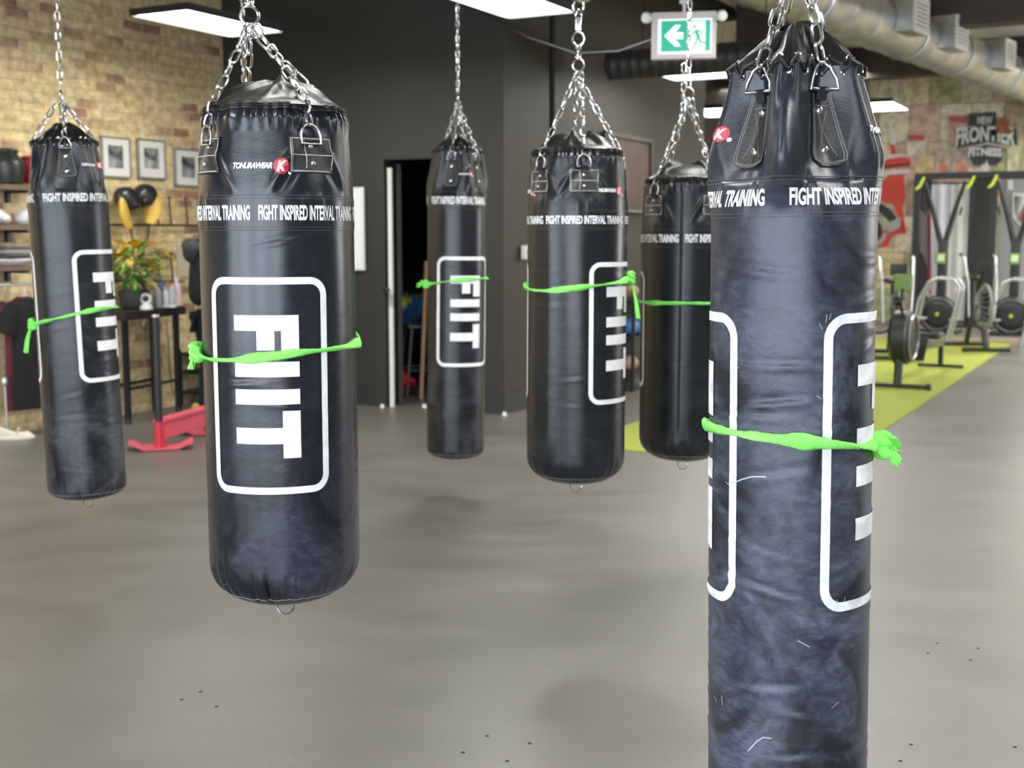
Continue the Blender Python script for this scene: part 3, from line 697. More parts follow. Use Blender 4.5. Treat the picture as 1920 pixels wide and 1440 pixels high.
# dark wall with a doorway
wd=(Kc-Kl).normalized(); wl=(Kc-Kl).length
def onwall(px,base_d=None):
    # intersection of pixel column with the dark wall (plan)
    k=(px-960)/F
    # x = k*y*(1/cos) at floor height use G-like ratio: solve Kl + wd*s
    c=math.cos(PITCH)
    # horizontal direction for that column near the horizon: x/y = k/(cos)
    kk=k/c; s=(Kl.x-kk*Kl.y)/(kk*wd.y-wd.x); return s
s0,s1=onwall(727),onwall(872); hd=2.17
wn=plank('wall_back',Kl,Kl+wd*s0,0,ZC,.16,M['dark_wall'],1); 
bm=NB()
for a,b,z0,z1 in ((s1,wl,0,ZC),(s0,s1,hd,ZC)):
    box(bm,((a+b)/2,.08,(z0+z1)/2),(b-a,.16,z1-z0))
o=link('wall_doorway',bm,M['dark_wall'],smooth=False); o.location=Kl; o.location.z=0; o.rotation_euler=(0,0,math.atan2(wd.y,wd.x)); o['kind']='structure'
def wframe(name): 
    e=empty(name,(Kl.x,Kl.y,0),math.atan2(wd.y,wd.x)); return e
wa_=math.atan2(wd.y,wd.x)
def onw(o): o.location=(Kl.x,Kl.y,0); o.rotation_euler=(0,0,wa_); return o
bm=NB()
for x0,x1,z0,z1 in ((s0-.11,s0,0,hd+.1),(s1,s1+.11,0,hd+.1),(s0,s1,hd,hd+.1)): box(bm,((x0+x1)/2,-.012,(z0+z1)/2),(x1-x0,.024,z1-z0))
o=onw(link('trim_1',bm,M['dark_wall'],smooth=False)); o['kind']='structure'
M['edge']=mat('white_door_edge',(.75,.72,.66),.4)
bm=NB(); q_=math.radians(33); box(bm,(s0+.035-math.sin(q_)*.40,.17+math.cos(q_)*.40,hd/2-.01),(.045,.78,hd-.03),rz=q_,bev=.004); o=onw(link('door_1',bm,M['dark_wall'],smooth=False)); o['kind']='structure'; dr=o
bm=NB(); box(bm,(s0+.036,.018,hd/2-.01+.42),(.04,.02,1.26-.05)); box(bm,(s0+.036,.018,.50),(.04,.02,1.0)); onw(link('door_edge',bm,M['edge'],smooth=False)).parent=dr; dr.children[0].matrix_parent_inverse=Matrix(); dr.children[0].location=(0,0,0); dr.children[0].rotation_euler=(0,0,0)
bm=NB(); lathe(bm,[(0,0),(.012,0),(.012,.03),(.026,.04),(.026,.06),(0,.066)],14,(s0+.02,-.0,1.04),Rto((0,-1,0))); h=link('door_handle',bm,M['black_metal'],dr)
# baseboards
for nm,a,b,r in (('baseboard_back',0,s0-.11,0),('baseboard_doorway',s1+.11,wl+.012,0)):
    bm=NB(); box(bm,((a+b)/2,-.008,.09),(b-a,.016,.18)); o=onw(link(nm,bm,M['base'],smooth=False)); o['kind']='structure'
# painted wall beyond the pillar
plank('wall_pillar',Kc,Kc+U*.85,0,ZC,.3,M['dark_wall'] if 0 else M['brown_wall'],1)
plank('wall_right',Kc+U*.92+V*.02,Wr,0,ZC,.25,M['brown_wall'],1)
plank('baseboard_pillar',Kc-V*0.0,Kc+U*.85,0,.18,.014,M['base'],-1)
plank('baseboard_right',Kc+U*.92+V*.02,Wr,0,.16,.014,M['base'],-1)
# storage room behind the doorway
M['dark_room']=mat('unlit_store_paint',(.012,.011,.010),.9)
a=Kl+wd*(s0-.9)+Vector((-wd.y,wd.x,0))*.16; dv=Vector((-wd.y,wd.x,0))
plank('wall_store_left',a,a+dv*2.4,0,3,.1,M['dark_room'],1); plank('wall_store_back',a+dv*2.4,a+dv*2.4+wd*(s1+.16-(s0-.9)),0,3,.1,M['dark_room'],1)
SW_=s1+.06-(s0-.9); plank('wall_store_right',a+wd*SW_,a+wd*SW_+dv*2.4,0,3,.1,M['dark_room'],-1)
# far wall, right wall, rear wall with shop windows
FU=21.9
def UV(u,v,z=0): w=U*u+V*v; return Vector((w.x,w.y,z))
M['collage']=None
def collage():
    m,n,b=_nt('poster_collage'); N=n.nodes.new; L=n.links.new
    tc=N('ShaderNodeTexCoord'); s=N('ShaderNodeSeparateXYZ'); c=N('ShaderNodeCombineXYZ'); L(tc.outputs['Object'],s.inputs[0]); L(s.outputs['X'],c.inputs['X']); L(s.outputs['Z'],c.inputs['Y'])
    t=N('ShaderNodeTexBrick'); L(c.outputs[0],t.inputs['Vector']); t.inputs['Scale'].default_value=1; t.inputs['Brick Width'].default_value=.5; t.inputs['Row Height'].default_value=.62; t.inputs['Mortar Size'].default_value=.01; t.offset=.37
    t.inputs['Color1'].default_value=(0,0,0,1); t.inputs['Color2'].default_value=(1,1,1,1); t.inputs['Mortar'].default_value=(.4,.4,.4,1)
    r=N('ShaderNodeValToRGB'); r.color_ramp.interpolation='CONSTANT'
    cols=[(.80,.70,.46),(.66,.56,.40),(.84,.76,.54),(.44,.34,.24),(.78,.66,.36),(.72,.50,.38),(.50,.52,.26),(.78,.72,.56)]
    while len(r.color_ramp.elements)<len(cols): r.color_ramp.elements.new(.5)
    for i,k in enumerate(cols): r.color_ramp.elements[i].position=i/len(cols); r.color_ramp.elements[i].color=(*k,1)
    L(t.outputs['Color'],r.inputs[0])
    nz=N('ShaderNodeTexNoise'); nz.inputs['Scale'].default_value=7; nz.inputs['Detail'].default_value=5; L(c.outputs[0],nz.inputs['Vector'])
    r2=N('ShaderNodeValToRGB'); r2.color_ramp.elements[0].position=.40; r2.color_ramp.elements[0].color=(.62,.57,.48,1); r2.color_ramp.elements[1].position=.55; r2.color_ramp.elements[1].color=(1,1,1,1); L(nz.outputs['Fac'],r2.inputs[0])
    mx=N('ShaderNodeMix'); mx.data_type='RGBA'; mx.blend_type='MULTIPLY'; mx.inputs[0].default_value=.75; L(r.outputs[0],mx.inputs[6]); L(r2.outputs[0],mx.inputs[7])
    L(mx.outputs[2],b.inputs['Base Color']); b.inputs['Roughness'].default_value=.7; return m
M['collage']=collage()
plank('wall_far',UV(FU,-9),UV(FU,9),0,ZC,.2,M['collage'],-1 if 0 else 1)
plank('wall_side',UV(FU,8),UV(-8,8),0,ZC,.2,mat('beige_wall',(.45,.41,.34),.8),1)
plank('wall_hall',UV(FU,-6.5),UV(15.2,-6.5),0,ZC,.2,M['brown_wall'],-1)
# rear wall: piers, sill and head around four shop windows
RU=-4.2; RV0=-11.0; M['rear']=mat('rear_wall_paint',(.16,.15,.14),.8)
plank('wall_rear',UV(RU,RV0-2),UV(RU,8),0,.15,.25,M['rear'],-1)
plank('wall_rear_head',UV(RU,RV0-2),UV(RU,8),3.0,ZC,.25,M['rear'],-1)
wins=[(-6.3,-4.4),(-4.1,-1.75),(-1.45,1.2),(1.5,4.4)]
edges=[RV0-2]+[x for w in wins for x in w]+[8]
for i in range(0,len(edges),2): plank('wall_rear_pier',UV(RU,edges[i]),UV(RU,edges[i+1]),.15,3.0,.25,M['rear'],-1)
WIN=8.0
for i,(a,b) in enumerate(wins):
    bm=NB(); L_=b-a
    for x in (.03,L_/2,L_-.03): box(bm,(x,0,1.58),(.06,.08,2.84))
    for z in (.18,2.97): box(bm,(L_/2,0,z),(L_,.08,.06))
    o=link('window_%d'%(i+1),bm,M['black_metal'],smooth=False); o['kind']='structure'; p=UV(RU,a); o.location=p; o.rotation_euler=(0,0,math.atan2(V.y,V.x))
    ld=bpy.data.lights.new('window_daylight','AREA'); ld.shape='RECTANGLE'; ld.size=L_-.1; ld.size_y=2.8; ld.color=(.80,.88,1.0); ld.energy=20*L_*2.8
    lo=bpy.data.objects.new('window_daylight',ld); COL.objects.link(lo); c=UV(RU-.2,(a+b)/2,1.58); lo.location=c; lo.rotation_euler=Rto(-U).to_euler()
bm=NB(); L_=5.2  # added side window, unseen: frame and area light that brighten the far hall
for x in (.03,L_/3,L_*2/3,L_-.03): box(bm,(x,0,1.9),(.06,.08,2.5))
for z in (.68,3.12): box(bm,(L_/2,0,z),(L_,.08,.06))
o=link('window_5',bm,M['black_metal'],smooth=False); o['kind']='structure'; o.location=UV(14.2,7.93); o.rotation_euler=(0,0,math.atan2(U.y,U.x))
ld=bpy.data.lights.new('added_side_fill','AREA'); ld.shape='RECTANGLE'; ld.size=L_-.1; ld.size_y=2.4; ld.color=(.95,.97,1.0); ld.energy=320
lo=bpy.data.objects.new('added_side_fill',ld); COL.objects.link(lo); lo.location=UV(14.2+L_/2,7.98,1.9); lo.rotation_euler=Rto(V).to_euler()
# ceiling: black over the bag area, pale deck with brown beams beyond
bm=NB(); 
def slab(bm,u0,u1,v0,v1,z0,z1):
    pts=[UV(u0,v0),UV(u1,v0),UV(u1,v1),UV(u0,v1)]
    prism(bm,[(p.x,p.y) for p in pts],z1-z0,lambda x,y,w:Vector((x,y,z0+w)))
slab(bm,-6,15.3,-14,-4.9,ZC,ZC+.1); slab(bm,-6,10.0,-4.9,8.5,ZC,ZC+.1); o=link('ceiling',bm,M['ceil_dark'],smooth=False); o['kind']='structure'
bm=NB(); slab(bm,10.0,FU+.5,-9,8.5,ZC+.12,ZC+.2); o=link('ceiling_beyond',bm,M['ceil_pale'],smooth=False); o['kind']='structure'
for i,u in enumerate((15.0,19.2)):
    bm=NB(); slab(bm,u-.16,u+.16,-4.8 if u<16 else -8,8.3,ZC-.34,ZC+.12); o=link('ceiling_beam',bm,M['beam'],smooth=False); o['kind']='structure'
# turf lane and platform
bm=NB(); slab(bm,7.93,18.54,-3.74,-1.88,.0,.012); o=tag(link('turf_lane',bm,M['turf'],smooth=False),'strip of yellow-green artificial turf laid along the grey floor','turf')
bm=NB(); slab(bm,18.62,FU-.05,-5.5,3.5,.0,.05); o=tag(link('machine_platform',bm,M['mat_grey'],smooth=False),'low grey matted platform under the ski machines at the far wall','platform')
bm=NB(); slab(bm,18.56,18.62,-5.5,3.5,.0,.06); link('wood_edge',bm,M['plywood'],o,smooth=False)
# ---------------------------------------------------------------- ceiling lights
M['lamp']=mat('led_diffuser',(1,1,.955),.5,emis=17)
HL=3.05
def panel(c,rz,name='ceiling_light',label=None,w=.54,l=1.06):
    HL=c[2] if len(c)>2 else 3.05
    t=empty(name,(c[0],c[1],HL),rz,label,'ceiling light')
    bm=NB(); box(bm,(0,0,.034),(w,l,.03))
    for x_,y_,a_,b_ in ((0,l/2-.006,w,.012),(0,-l/2+.006,w,.012),(w/2-.006,0,.012,l),(-w/2+.006,0,.012,l)): box(bm,(x_,y_,.012),(a_,b_,.03))
    link('housing',bm,M['white_plastic'] if 0 else M['black_plastic'],t,smooth=False)
    bm=NB(); box(bm,(0,0,.012),(w-.026,l-.026,.008)); link('diffuser',bm,M['lamp'],t,smooth=False)
    for sx,sy in ((-1,-1),(1,1),(-1,1),(1,-1)):
        bm=NB(); bar(bm,(sx*w*.4,sy*l*.42,.045),(sx*w*.1,sy*l*.42,ZC-HL),.0022,5); link('hanging_wire',bm,M['black_metal'],t)
    return t
lights=[((-2.21,9.23),'white ceiling light panel hanging before the brick wall, above the left bags'),((-.035,8.42),'white ceiling light panel cut by the top edge, above the thin bag'),
 ((1.98,12.05),'thin edge-on ceiling light panel just below the exit sign'),((4.40,15.0),'white ceiling light panel beside the tall right bag, over the gym machines'),((2.55,15.7),'small far ceiling light seen between exit sign and tall bag')]
for i,(c,lb) in enumerate(lights): panel(c,RZU+(PI/2 if i==2 else 0),label=lb)
for c in ((2.2,7.6),(1.0,5.6),(3.4,4.7),(-.3,3.4),(2.2,2.2),(-1.6,1.4),(4.6,6.9),(4.4,1.4),(.9,-.4),(-4.1,7.0),(-5.0,5.6),(5.9,13.0),(7.6,16.4),(6.6,8.6),(9.5,12),(5.15,19.0,3.95),(4.2,17.2,3.95),(9.4,18.6,3.95),(8.8,16.6,3.9),(3.3,20.4,3.95),(9.6,20.0,3.95),(10.6,17.8,3.95),(8.6,14.8),(11.2,20.2),(12,16)):  # unseen panels added for their light on bags, floor, brick and far wall
    panel(c,RZU,label='unseen white ceiling light panel, added to brighten the room')['group']='added unseen ceiling lights'
w=SC.world or bpy.data.worlds.new('world'); SC.world=w; w.use_nodes=True; w.node_tree.nodes['Background'].inputs[0].default_value=(.8,.88,1,1); w.node_tree.nodes['Background'].inputs[1].default_value=.35
SC.cycles.use_denoising=True
SC.cycles.max_bounces=6; SC.cycles.sample_clamp_indirect=6
# ================================================================ left side: brick wall things
def ray(px,py): 
    v=_f+Vector(((px-960)/F,0,0))+_u*((720-py)/F); return v
def onplane(px,py,p0,n):
    o=Vector((0,0,HC)); v=ray(px,py); t=(Vector(p0)-o).dot(n)/v.dot(n); return o+v*t
def BW(px,py,off=0): return onplane(px,py,Kl+V*off,V)      # on the brick wall, off metres into the room
ang_b=math.atan2(U.y,U.x)                                   # local X along the brick wall (away), local -Y into the room
def DW(px,py,off=0): nn=Vector((wd.y,-wd.x,0)); return onplane(px,py,Kl+nn*off,nn)
def RW(px,py,off=0): nn=V; p=Kc+U*.92+V*.02; return onplane(px,py,p+V*off,V)
# framed photographs
M['frame']=mat('pewter_frame',(.30,.29,.27),.4,.3); M['mount']=mat('white_mount',(.78,.76,.70),.8)
fm=mat('monochrome_photo',(.02,.02,.02),.5,var=1,vscale=9,col2=(.42,.42,.40))
fm2=mat('monochrome_photo_pale',(.03,.03,.03),.5,var=1,vscale=12,col2=(.55,.54,.50))
M['lamp_glass']=None
for (x0,x1,y0,y1,ip,lb,m_) in ((193,247,256,333,(206,233,272,315),'framed black and white photo on the brick wall, leftmost of the three',fm),(261,312,261,335,(273,300,277,316),'framed black and white photo on the brick wall, middle of the three',fm2),(328,392,279,350,(339,364,294,333),'framed black and white photo partly hidden by the short fat bag, rightmost of three',fm)):
    a=BW(x0,y1,.03); b=BW(x1,y1,.03); t=BW(x0,y0,.03); w=(b-a).length; h=t.z-a.z; c=(a+b)/2; c.z+=h/2
    if x1==392: w=w*.95
    e=empty('picture_frame',c,ang_b,lb,'framed photo')
    bm=NB()
    for x,z,sx,sz in ((0,h/2-.006,w,.012),(0,-h/2+.006,w,.012),(w/2-.006,0,.012,h),(-w/2+.006,0,.012,h)): box(bm,(x,.012,z),(sx,.03,sz))
    link('frame',bm,M['frame'],e,smooth=False)
    bm=NB(); box(bm,(0,.016,0),(w-.02,.012,h-.02)); link('mount',bm,M['mount'],e,smooth=False)
    bm=NB(); iw=w*(ip[1]-ip[0])/(x1-x0); ih=h*(ip[3]-ip[2])/(y1-y0); box(bm,((-(x0+x1)/2+(ip[0]+ip[1])/2)/(x1-x0)*w*.6,.009,((y0+y1)/2-(ip[2]+ip[3])/2)/(y1-y0)*h),(iw,.004,ih)); link('photo_print',bm,m_,e,smooth=False)
# wall rail with upright pegs (two rows)
M['rust']=mat('rusty_iron',(.07,.045,.035),.6,var=.4)
for (xa,xb,yy,pegs,py0,lb) in ((197,392,421,((293,371),(317,371),(348,372),(370,372)),371,'rusty iron rail with upright pegs on the brick wall, the upper one'),(205,345,526,((296,474),(320,475)),474,'rusty iron rail with upright pegs behind the plant, the lower one')):
    a=BW(xa,yy,.05); b=BW(xb,yy+2,.05); e=empty('peg_rail',(a+b)/2,0,lb,'wall rail'); o=(a+b)/2
    bm=NB(); bar(bm,a-o,b-o,.009,8); link('rail',bm,M['rust'],e)
    for x,y in pegs:
        p=BW(x,y,.06); q=BW(x+4,yy,.05); bm=NB(); bar(bm,q-o,p-o,.008,8); r=.018
        lathe(bm,[(0,-.008),(r,-.006),(r,.006),(0,.008)],12,p-o); link('peg',bm,M['rust'],e)
    for t in (.03,.97):
        c=a.lerp(b,t)-o; bm=NB(); bar(bm,c,c-V*.055,.008,8); link('wall_bracket',bm,M['rust'],e)
# boxing gloves hanging on the upper rail
M['glove_black']=mat('black_glove_leather',(.02,.018,.018),.3); M['glove_yellow']=mat('yellow_glove_leather',(.62,.40,.06),.45,bump=.1,bscale=30)
def blob(bm,c,s,rot=None,seed=0,amp=.06,sub=3):
    r=bmesh.ops.create_icosphere(bm,subdivisions=sub,radius=1); mt=Matrix.Translation(Vector(c))@(rot.to_4x4() if rot is not None else Matrix())
    for v in r['verts']:
        k=1+amp*noise.noise(v.co*1.7+Vector((seed,seed,0))); v.co=mt@Vector((v.co.x*s[0]*k,v.co.y*s[1]*k,v.co.z*s[2]*k))
    return bm
def hanging_glove(px,py,lb,flip,cuff):
    p=BW(px,py,.15); e=empty('boxing_glove',p,ang_b,lb,'boxing glove'); s=-1 if flip else 1
    bm=NB(); blob(bm,(0,0,0),(.125,.09,.10),Matrix.Rotation(.35*s,3,'Y'),1); blob(bm,(s*.03,-.06,-.045),(.06,.035,.04),None,3); link('glove_shell',bm,M['glove_black'],e)
    bm=NB(); pts=[Vector((-s*.03,0,.02)),Vector((-s*.06,-.02,-.04)),Vector((-s*.065,-.03,-.12)),Vector((-s*.05,-.03,-.17)),Vector((-s*.03+cuff*.6,-.03,-.235))]
    tube(bm,pts,[.06,.078,.075,.062,.040],14,flat=(1,.45,.6)); link('cuff',bm,M['glove_yellow'],e)
    bm=NB(); pts=[Vector((-s*.03+cuff*.6,-.03,-.22)),Vector((-s*.03+cuff,-.03,-.30)),Vector((-s*.02+cuff*1.2,-.03,-.37))]; tube(bm,pts,[.014,.010,.006],8,flat=(1,.4,.8)); link('wrist_strap',bm,M['glove_black'],e)
    return e
hanging_glove(238,373,'black boxing glove with a yellow cuff hanging on the rail, the left one',False,.04)
hanging_glove(271,367,'black boxing glove with a yellow cuff hanging on the rail, the right one',True,-.03)
# shelves at the far left
M['shelf_wood']=mat('brown_shelf_wood',(.17,.10,.065),.55,var=.25,vscale=8,stretch=(1,8,8))
def shelfitem_pt(px,py,off): return BW(px,py,off)
shelves=[]
for yy,lb in ((352,'brown wooden wall shelf at the far left, the top one carrying headgear'),(428,'brown wooden wall shelf at the far left, the middle one carrying gloves'),(505,'brown wooden wall shelf at the far left, the lowest one carrying folded cloth')):
    a=BW(-30,yy,.28); b=BW(64,yy-2,.28); c=(a+b)/2-V*.14; c.z=(a.z+b.z)/2; L_=(b-a).length
    bm=NB(); box(bm,(0,0,0),(L_,.28,.035),bev=.003); bmx=bm
    o=link('wall_shelf',bm,M['shelf_wood'],smooth=False); o.location=c; o.rotation_euler=(0,0,ang_b); tag(o,lb,'shelf'); shelves.append((c,L_))
    for x in (-L_*.3,L_*.42): bm=NB(); box(bm,(x,.11,-.06),(.03,.04,.09)); box(bm,(x,.0,-.027),(.03,.24,.018)); link('bracket',bm,M['black_metal'],o)
SZ=[c.z+.0175 for c,_ in shelves]
def onshelf(i,px,off=.18): 
    p=BW(px,300,off); p.z=SZ[i]; return p
# headgear: curved padded shells
def headgear(p,rz,col,lb,s=1):
    e=empty('head_guard',p,rz,lb,'boxing headgear'); m_=mat('headgear_'+lb.split()[0],col,.4)
    bm=NB(); prof=[]
    for k in range(25):
        a=-PI*.82+PI*1.64*k/24; ring=[]
        for j in range(10):
            t=j/9; z=.02+.24*s*t; r=(.125+.02*math.sin(PI*t)-.05*sm(t,.55,1))*s; 
            ring.append((r*math.sin(a)*.85,r*math.cos(a),z))
        prof.append(ring)
    R_=[[bm.verts.new(p_) for p_ in r] for r in prof]
    for a,b in zip(R_,R_[1:]):
        for j in range(9): bm.faces.new((a[j],a[j+1],b[j+1],b[j]))
    bmesh.ops.recalc_face_normals(bm,faces=bm.faces); bmesh.ops.solidify(bm,geom=bm.faces[:],thickness=.03); bmesh.ops.smooth_vert(bm,verts=bm.verts,factor=.4)
    link('padded_shell',bm,m_,e)
    bm=NB(); blob(bm,(0,.0,.25*s),(.085*s,.10*s,.028*s),None,2); link('crown_pad',bm,m_,e)
    bm=NB(); tube(bm,[(.1*s*math.sin(a),.115*s*math.cos(a),.03) for a in [-PI*.8+PI*1.6*k/16 for k in range(17)]],.012,8); link('chin_strap',bm,m_,e)
    return e
headgear(onshelf(0,12,.14),ang_b+PI*.9,(.022,.023,.02),'black head guard on the top shelf at the left frame edge',1.0)
headgear(onshelf(0,58,.13),ang_b+PI,(.45,.02,.05),'crimson red head guard on the top shelf beside the leaning bag',.85)
# gloves on the middle shelf
def lying_glove(p,rz,c1,c2,lb):
    e=empty('sparring_glove',p,rz,lb,'glove'); m1=mat('glove_pad_'+lb.split()[0],c1,.55); m2=mat('glove_cuff_'+lb.split()[0],c2,.55)
    bm=NB(); blob(bm,(0,0,.065),(.10,.075,.062),Matrix.Rotation(.2,3,'Y'),4,.12); blob(bm,(.02,-.07,.05),(.06,.03,.035),Matrix.Rotation(.5,3,'Z'),6,.1); link('glove_shell',bm,m1,e)
    bm=NB(); tube(bm,[(-.07,0,.06),(-.12,.0,.055),(-.18,.01,.05)],[.045,.052,.05],14,flat=(1,.85,0)); link('cuff',bm,m2,e); return e
lying_glove(onshelf(1,-12,.14),ang_b+.2,(.70,.70,.68),(.05,.16,.50),'white glove with a blue cuff on the middle shelf')
lying_glove(onshelf(1,44,.14),ang_b+3.0,(.74,.73,.70),(.70,.70,.68),'plain white glove on the middle shelf beside the blue cuffed one')
# folded clothes
cols=[(.20,.19,.19),(.55,.53,.50),(.06,.06,.07),(.30,.29,.28),(.12,.11,.12)]
for k,c in enumerate(cols):
    p=onshelf(2,12,.16); bm=NB(); box(bm,(0,0,.0),(.27-.01*k,.22,.026),bev=.011)
    for v in bm.verts: v.co.z+=.004*math.sin(v.co.x*22+k)
    o=link('folded_shirt',bm,mat('folded_cloth_%d'%k,c,.9,bump=.2,bscale=80)); o.location=p+Vector((0,0,.017+.029*k)); o.rotation_euler=(0,0,ang_b+.06*(-1)**k)
    nm=['lowest','second from the bottom','middle','second from the top','topmost'][k]
    tag(o,('%s folded shirt on the lowest shelf, %s in its stack'%(['grey','pale grey','black','mid grey','dark grey'][k],nm)),'folded shirt')
# clothes rod and hanging shirts
a=BW(-30,536,.22); b=BW(66,533,.22); b.z=a.z; o=(a+b)/2; e=empty('clothes_rod',o,0,'grey metal rod under the lowest shelf holding hung shirts','clothes rod')
bm=NB(); bar(bm,a-o,b-o,.010,10); link('rod',bm,M['silver'],e)
for t in (.1,.9):
    c=a.lerp(b,t)-o; bm=NB(); bar(bm,c,c-V*.21,.009,8); link('wall_arm',bm,M['silver'],e)
rodz=a.z
def shirt(px,w,L_,col,lb,off=.22,rz=0):
    p=BW(px,533,off); p.z=rodz; e=empty('t_shirt',p,ang_b+rz,lb,'t-shirt'); m_=mat('shirt_'+lb.split()[0],col,.9,bump=.2,bscale=25)
    bm=NB(); rings=[]; n=28
    secs=[(-.10,.07,.035),(-.12,w*.26,.05),(-.15,w*.46,.055),(-.20,w*.52,.06),(-.30,w*.5,.06),(-.5,w*.50,.055),(-L_*.8,w*.52,.06),(-L_,w*.54,.065)]
    for z,hw,hd in secs:
        rings.append([Vector((hw*math.copysign(abs(math.cos(2*PI*k/n))**.7,math.cos(2*PI*k/n)),(hd+.010*math.sin(k*2.1+z*5))*math.sin(2*PI*k/n),z)) for k in range(n)])
    loft(bm,rings); body=link('shirt_body',bm,m_,e)
    for s in (-1,1):
        bm=NB(); tube(bm,[(s*w*.40,0,-.17),(s*w*.55,0,-.24),(s*w*.62,0,-.36)],[.075,.09,.085],14,flat=(1,.5,0)); link('sleeve',bm,m_,e)
    bm=NB(); tube(bm,[(0,0,.0),(0,0,.02),(.02,0,.025),(.018,0,.0)] if 0 else [(.018,0,-.005),(.022,0,.012),(.008,0,.022),(-.006,0,.015),(0,0,-.03),(0,0,-.09)],.003,6); tube(bm,[(-w*.38,0,-.16),(0,0,-.09),(w*.38,0,-.16)],.006,6); link('hanger',bm,M['silver'],e)
    return e
shirt(62,.42,.93,(.006,.006,.008),'black t-shirt hanging on a hanger below the lowest shelf',.24)
shirt(46,.40,.96,(.13,.02,.035),'maroon shirt hanging behind the black one',.09)
# low tap and dark pouch by the wall
p=G(14,812); p=BW(14,812,.16); p.z=0; e=empty('floor_stand',p,0,'thin grey metal stand on the floor beside the hanging shirts','stand')
bm=NB(); bar(bm,(0,0,.01),(0,0,.40),.009,10); link('post',bm,M['silver'],e); bm=NB(); lathe(bm,[(0,0),(.07,0),(.07,.012),(.012,.02),(0,.02)],18); link('base',bm,M['silver'],e)
bm=NB(); blob(bm,(0,0,.43),(.03,.03,.04)); link('top_fitting',bm,M['silver'],e)
p=BW(31,760,.05); e=empty('small_pouch',p,ang_b,'small black pouch hanging low on the brick wall','pouch'); bm=NB(); blob(bm,(0,-.03,.06),(.05,.04,.09),None,5,.3); link('pouch_body',bm,M['black_cloth'],e); bm=NB(); tube(bm,[(0,.03,.15),(.0,0,.17),(.01,-.02,.13)],.006,6); link('loop',bm,M['black_cloth'],e)
# pale slip-on shoes
def shoe(p,rz,lb):
    e=empty('shoe',p,rz,lb,'shoe'); m_=mat('cream_shoe_'+str(int(p.x*100)),(.66,.60,.50),.7,bump=.1)
    def out(s,z,k=1): return [Vector((.145*math.cos(a)*s,(.048+.010*math.cos(a))*math.sin(a)*s*k,z)) for a in [2*PI*i/28 for i in range(28)]]
    bm=NB(); loft(bm,[out(.95,0),out(1.03,.006),out(1.03,.026),out(.97,.032)]); link('sole',bm,mat('cream_sole',(.72,.68,.60),.6) if 'cream_sole' not in bpy.data.materials else bpy.data.materials['cream_sole'],e)
    bm=NB(); rings=[]
    for j in range(9):
        t=j/8; rings.append([Vector((v.x*(1-.10*t)-.02*t*t,v.y*(1-.42*t*t),.03+t*(.030+.045*sm(-v.x,-.06,.10)))) for v in out(.95,0)])
    loft(bm,rings,False); link('upper',bm,m_,e)
    bm=NB(); tube(bm,[(.03,-.045,.06),(.04,0,.078),(.03,.045,.06)],[.016,.018,.016],10,flat=(1,.5,0)); link('strap',bm,m_,e)
    return e
g=G(26,824); shoe(Vector((g.x,g.y,0)),.25,'cream slip-on shoe on the floor by the brick wall, the nearer one')
g=G(10,806); shoe(Vector((g.x-.02,g.y+.12,0)),.55,'cream slip-on shoe on the floor by the brick wall, the farther one')
# ---------------------------------------------------------------- high table
la=G(241,795); lbp=G(335,772); ax=(lbp-la).normalized(); ay=Vector((ax.y,-ax.x,0)); tz=P(260,584,la.y).z
e=empty('high_table',(la+lbp)/2,math.atan2(ax.y,ax.x),'narrow black high table on thin legs along the brick wall','table'); hl=(lbp-la).length/2
bm=NB(); box(bm,(.0,.115,tz-.035),(2*hl+.16,.34,.07),bev=.003); link('table_top',bm,mat('dark_wood_top',(.028,.022,.020),.45),e,smooth=False)
for x,y in ((-hl,0),(hl,0),(-hl,.23),(hl,.23)):
    bm=NB(); box(bm,(x,y,(tz-.07)/2+.01),(.04,.04,tz-.09)); lathe(bm,[(0,0),(.026,0),(.026,.035),(.02,.05),(0,.05)],12,(x,y,0)); link('leg',bm,M['black_metal'],e)
for y in (0,.23):
    bm=NB(); bar(bm,(-hl,y,.28),(hl,y,.28),.013,8); link('stretcher',bm,M['black_metal'],e)
TM=Matrix.Translation(e.location)@Matrix.Rotation(e.rotation_euler[2],4,'Z')
def OT(x,y,z=0): return TM@Vector((x,y,tz+z))
def onTable(px,y): # local x for a pixel column at local y
    best=min((abs(((TM@Vector((x/100,y,tz))).x/(TM@Vector((x/100,y,tz))).y)*math.cos(PITCH)-(px-960)/F),x/100) for x in range(-70,80)); return best[1]
# planter with yellow-green arrangement
px_=onTable(258,.12); e=empty('planter',OT(px_,.12),0,'dark grey bowl planter full of yellow and green leaves on the high table','potted plant')
bm=NB(); lathe(bm,[(0,0),(.085,0),(.115,.03),(.125,.15),(.115,.155),(.108,.12),(0,.12)],32); link('pot',bm,mat('charcoal_pot',(.045,.042,.040),.6),e)
bm=NB(); lathe(bm,[(0,.118),(.107,.118),(.107,.128),(0,.132)],20); link('soil',bm,mat('soil',(.03,.02,.012),.9),e)
def leaf(bm,base,dirv,L_,w,droop,mi):
    base=Vector(base); d=Vector(dirv).normalized(); side=d.cross(Vector((0,0,1)))
    side=side.normalized() if side.length>.01 else Vector((1,0,0)); nn=side.cross(d); prev=None
    for i in range(7):
        t=i/6; c=base+d*L_*t+Vector((0,0,-droop*t*t)); ww=w*math.sin(PI*min(.98,.08+t*.9))**.8
        row=[bm.verts.new(c-side*ww+nn*ww*.25),bm.verts.new(c),bm.verts.new(c+side*ww+nn*ww*.25)]
        if prev:
            for a in (0,1): f=bm.faces.new((prev[a],prev[a+1],row[a+1],row[a])); f.material_index=mi
        prev=row
gl=mat('green_leaf',(.16,.33,.05),.5,var=.3); yl=mat('yellow_leaf',(.80,.50,.06),.5,var=.2); pl=mat('pale_leaf',(.40,.55,.20),.5); rl=random.Random(4)
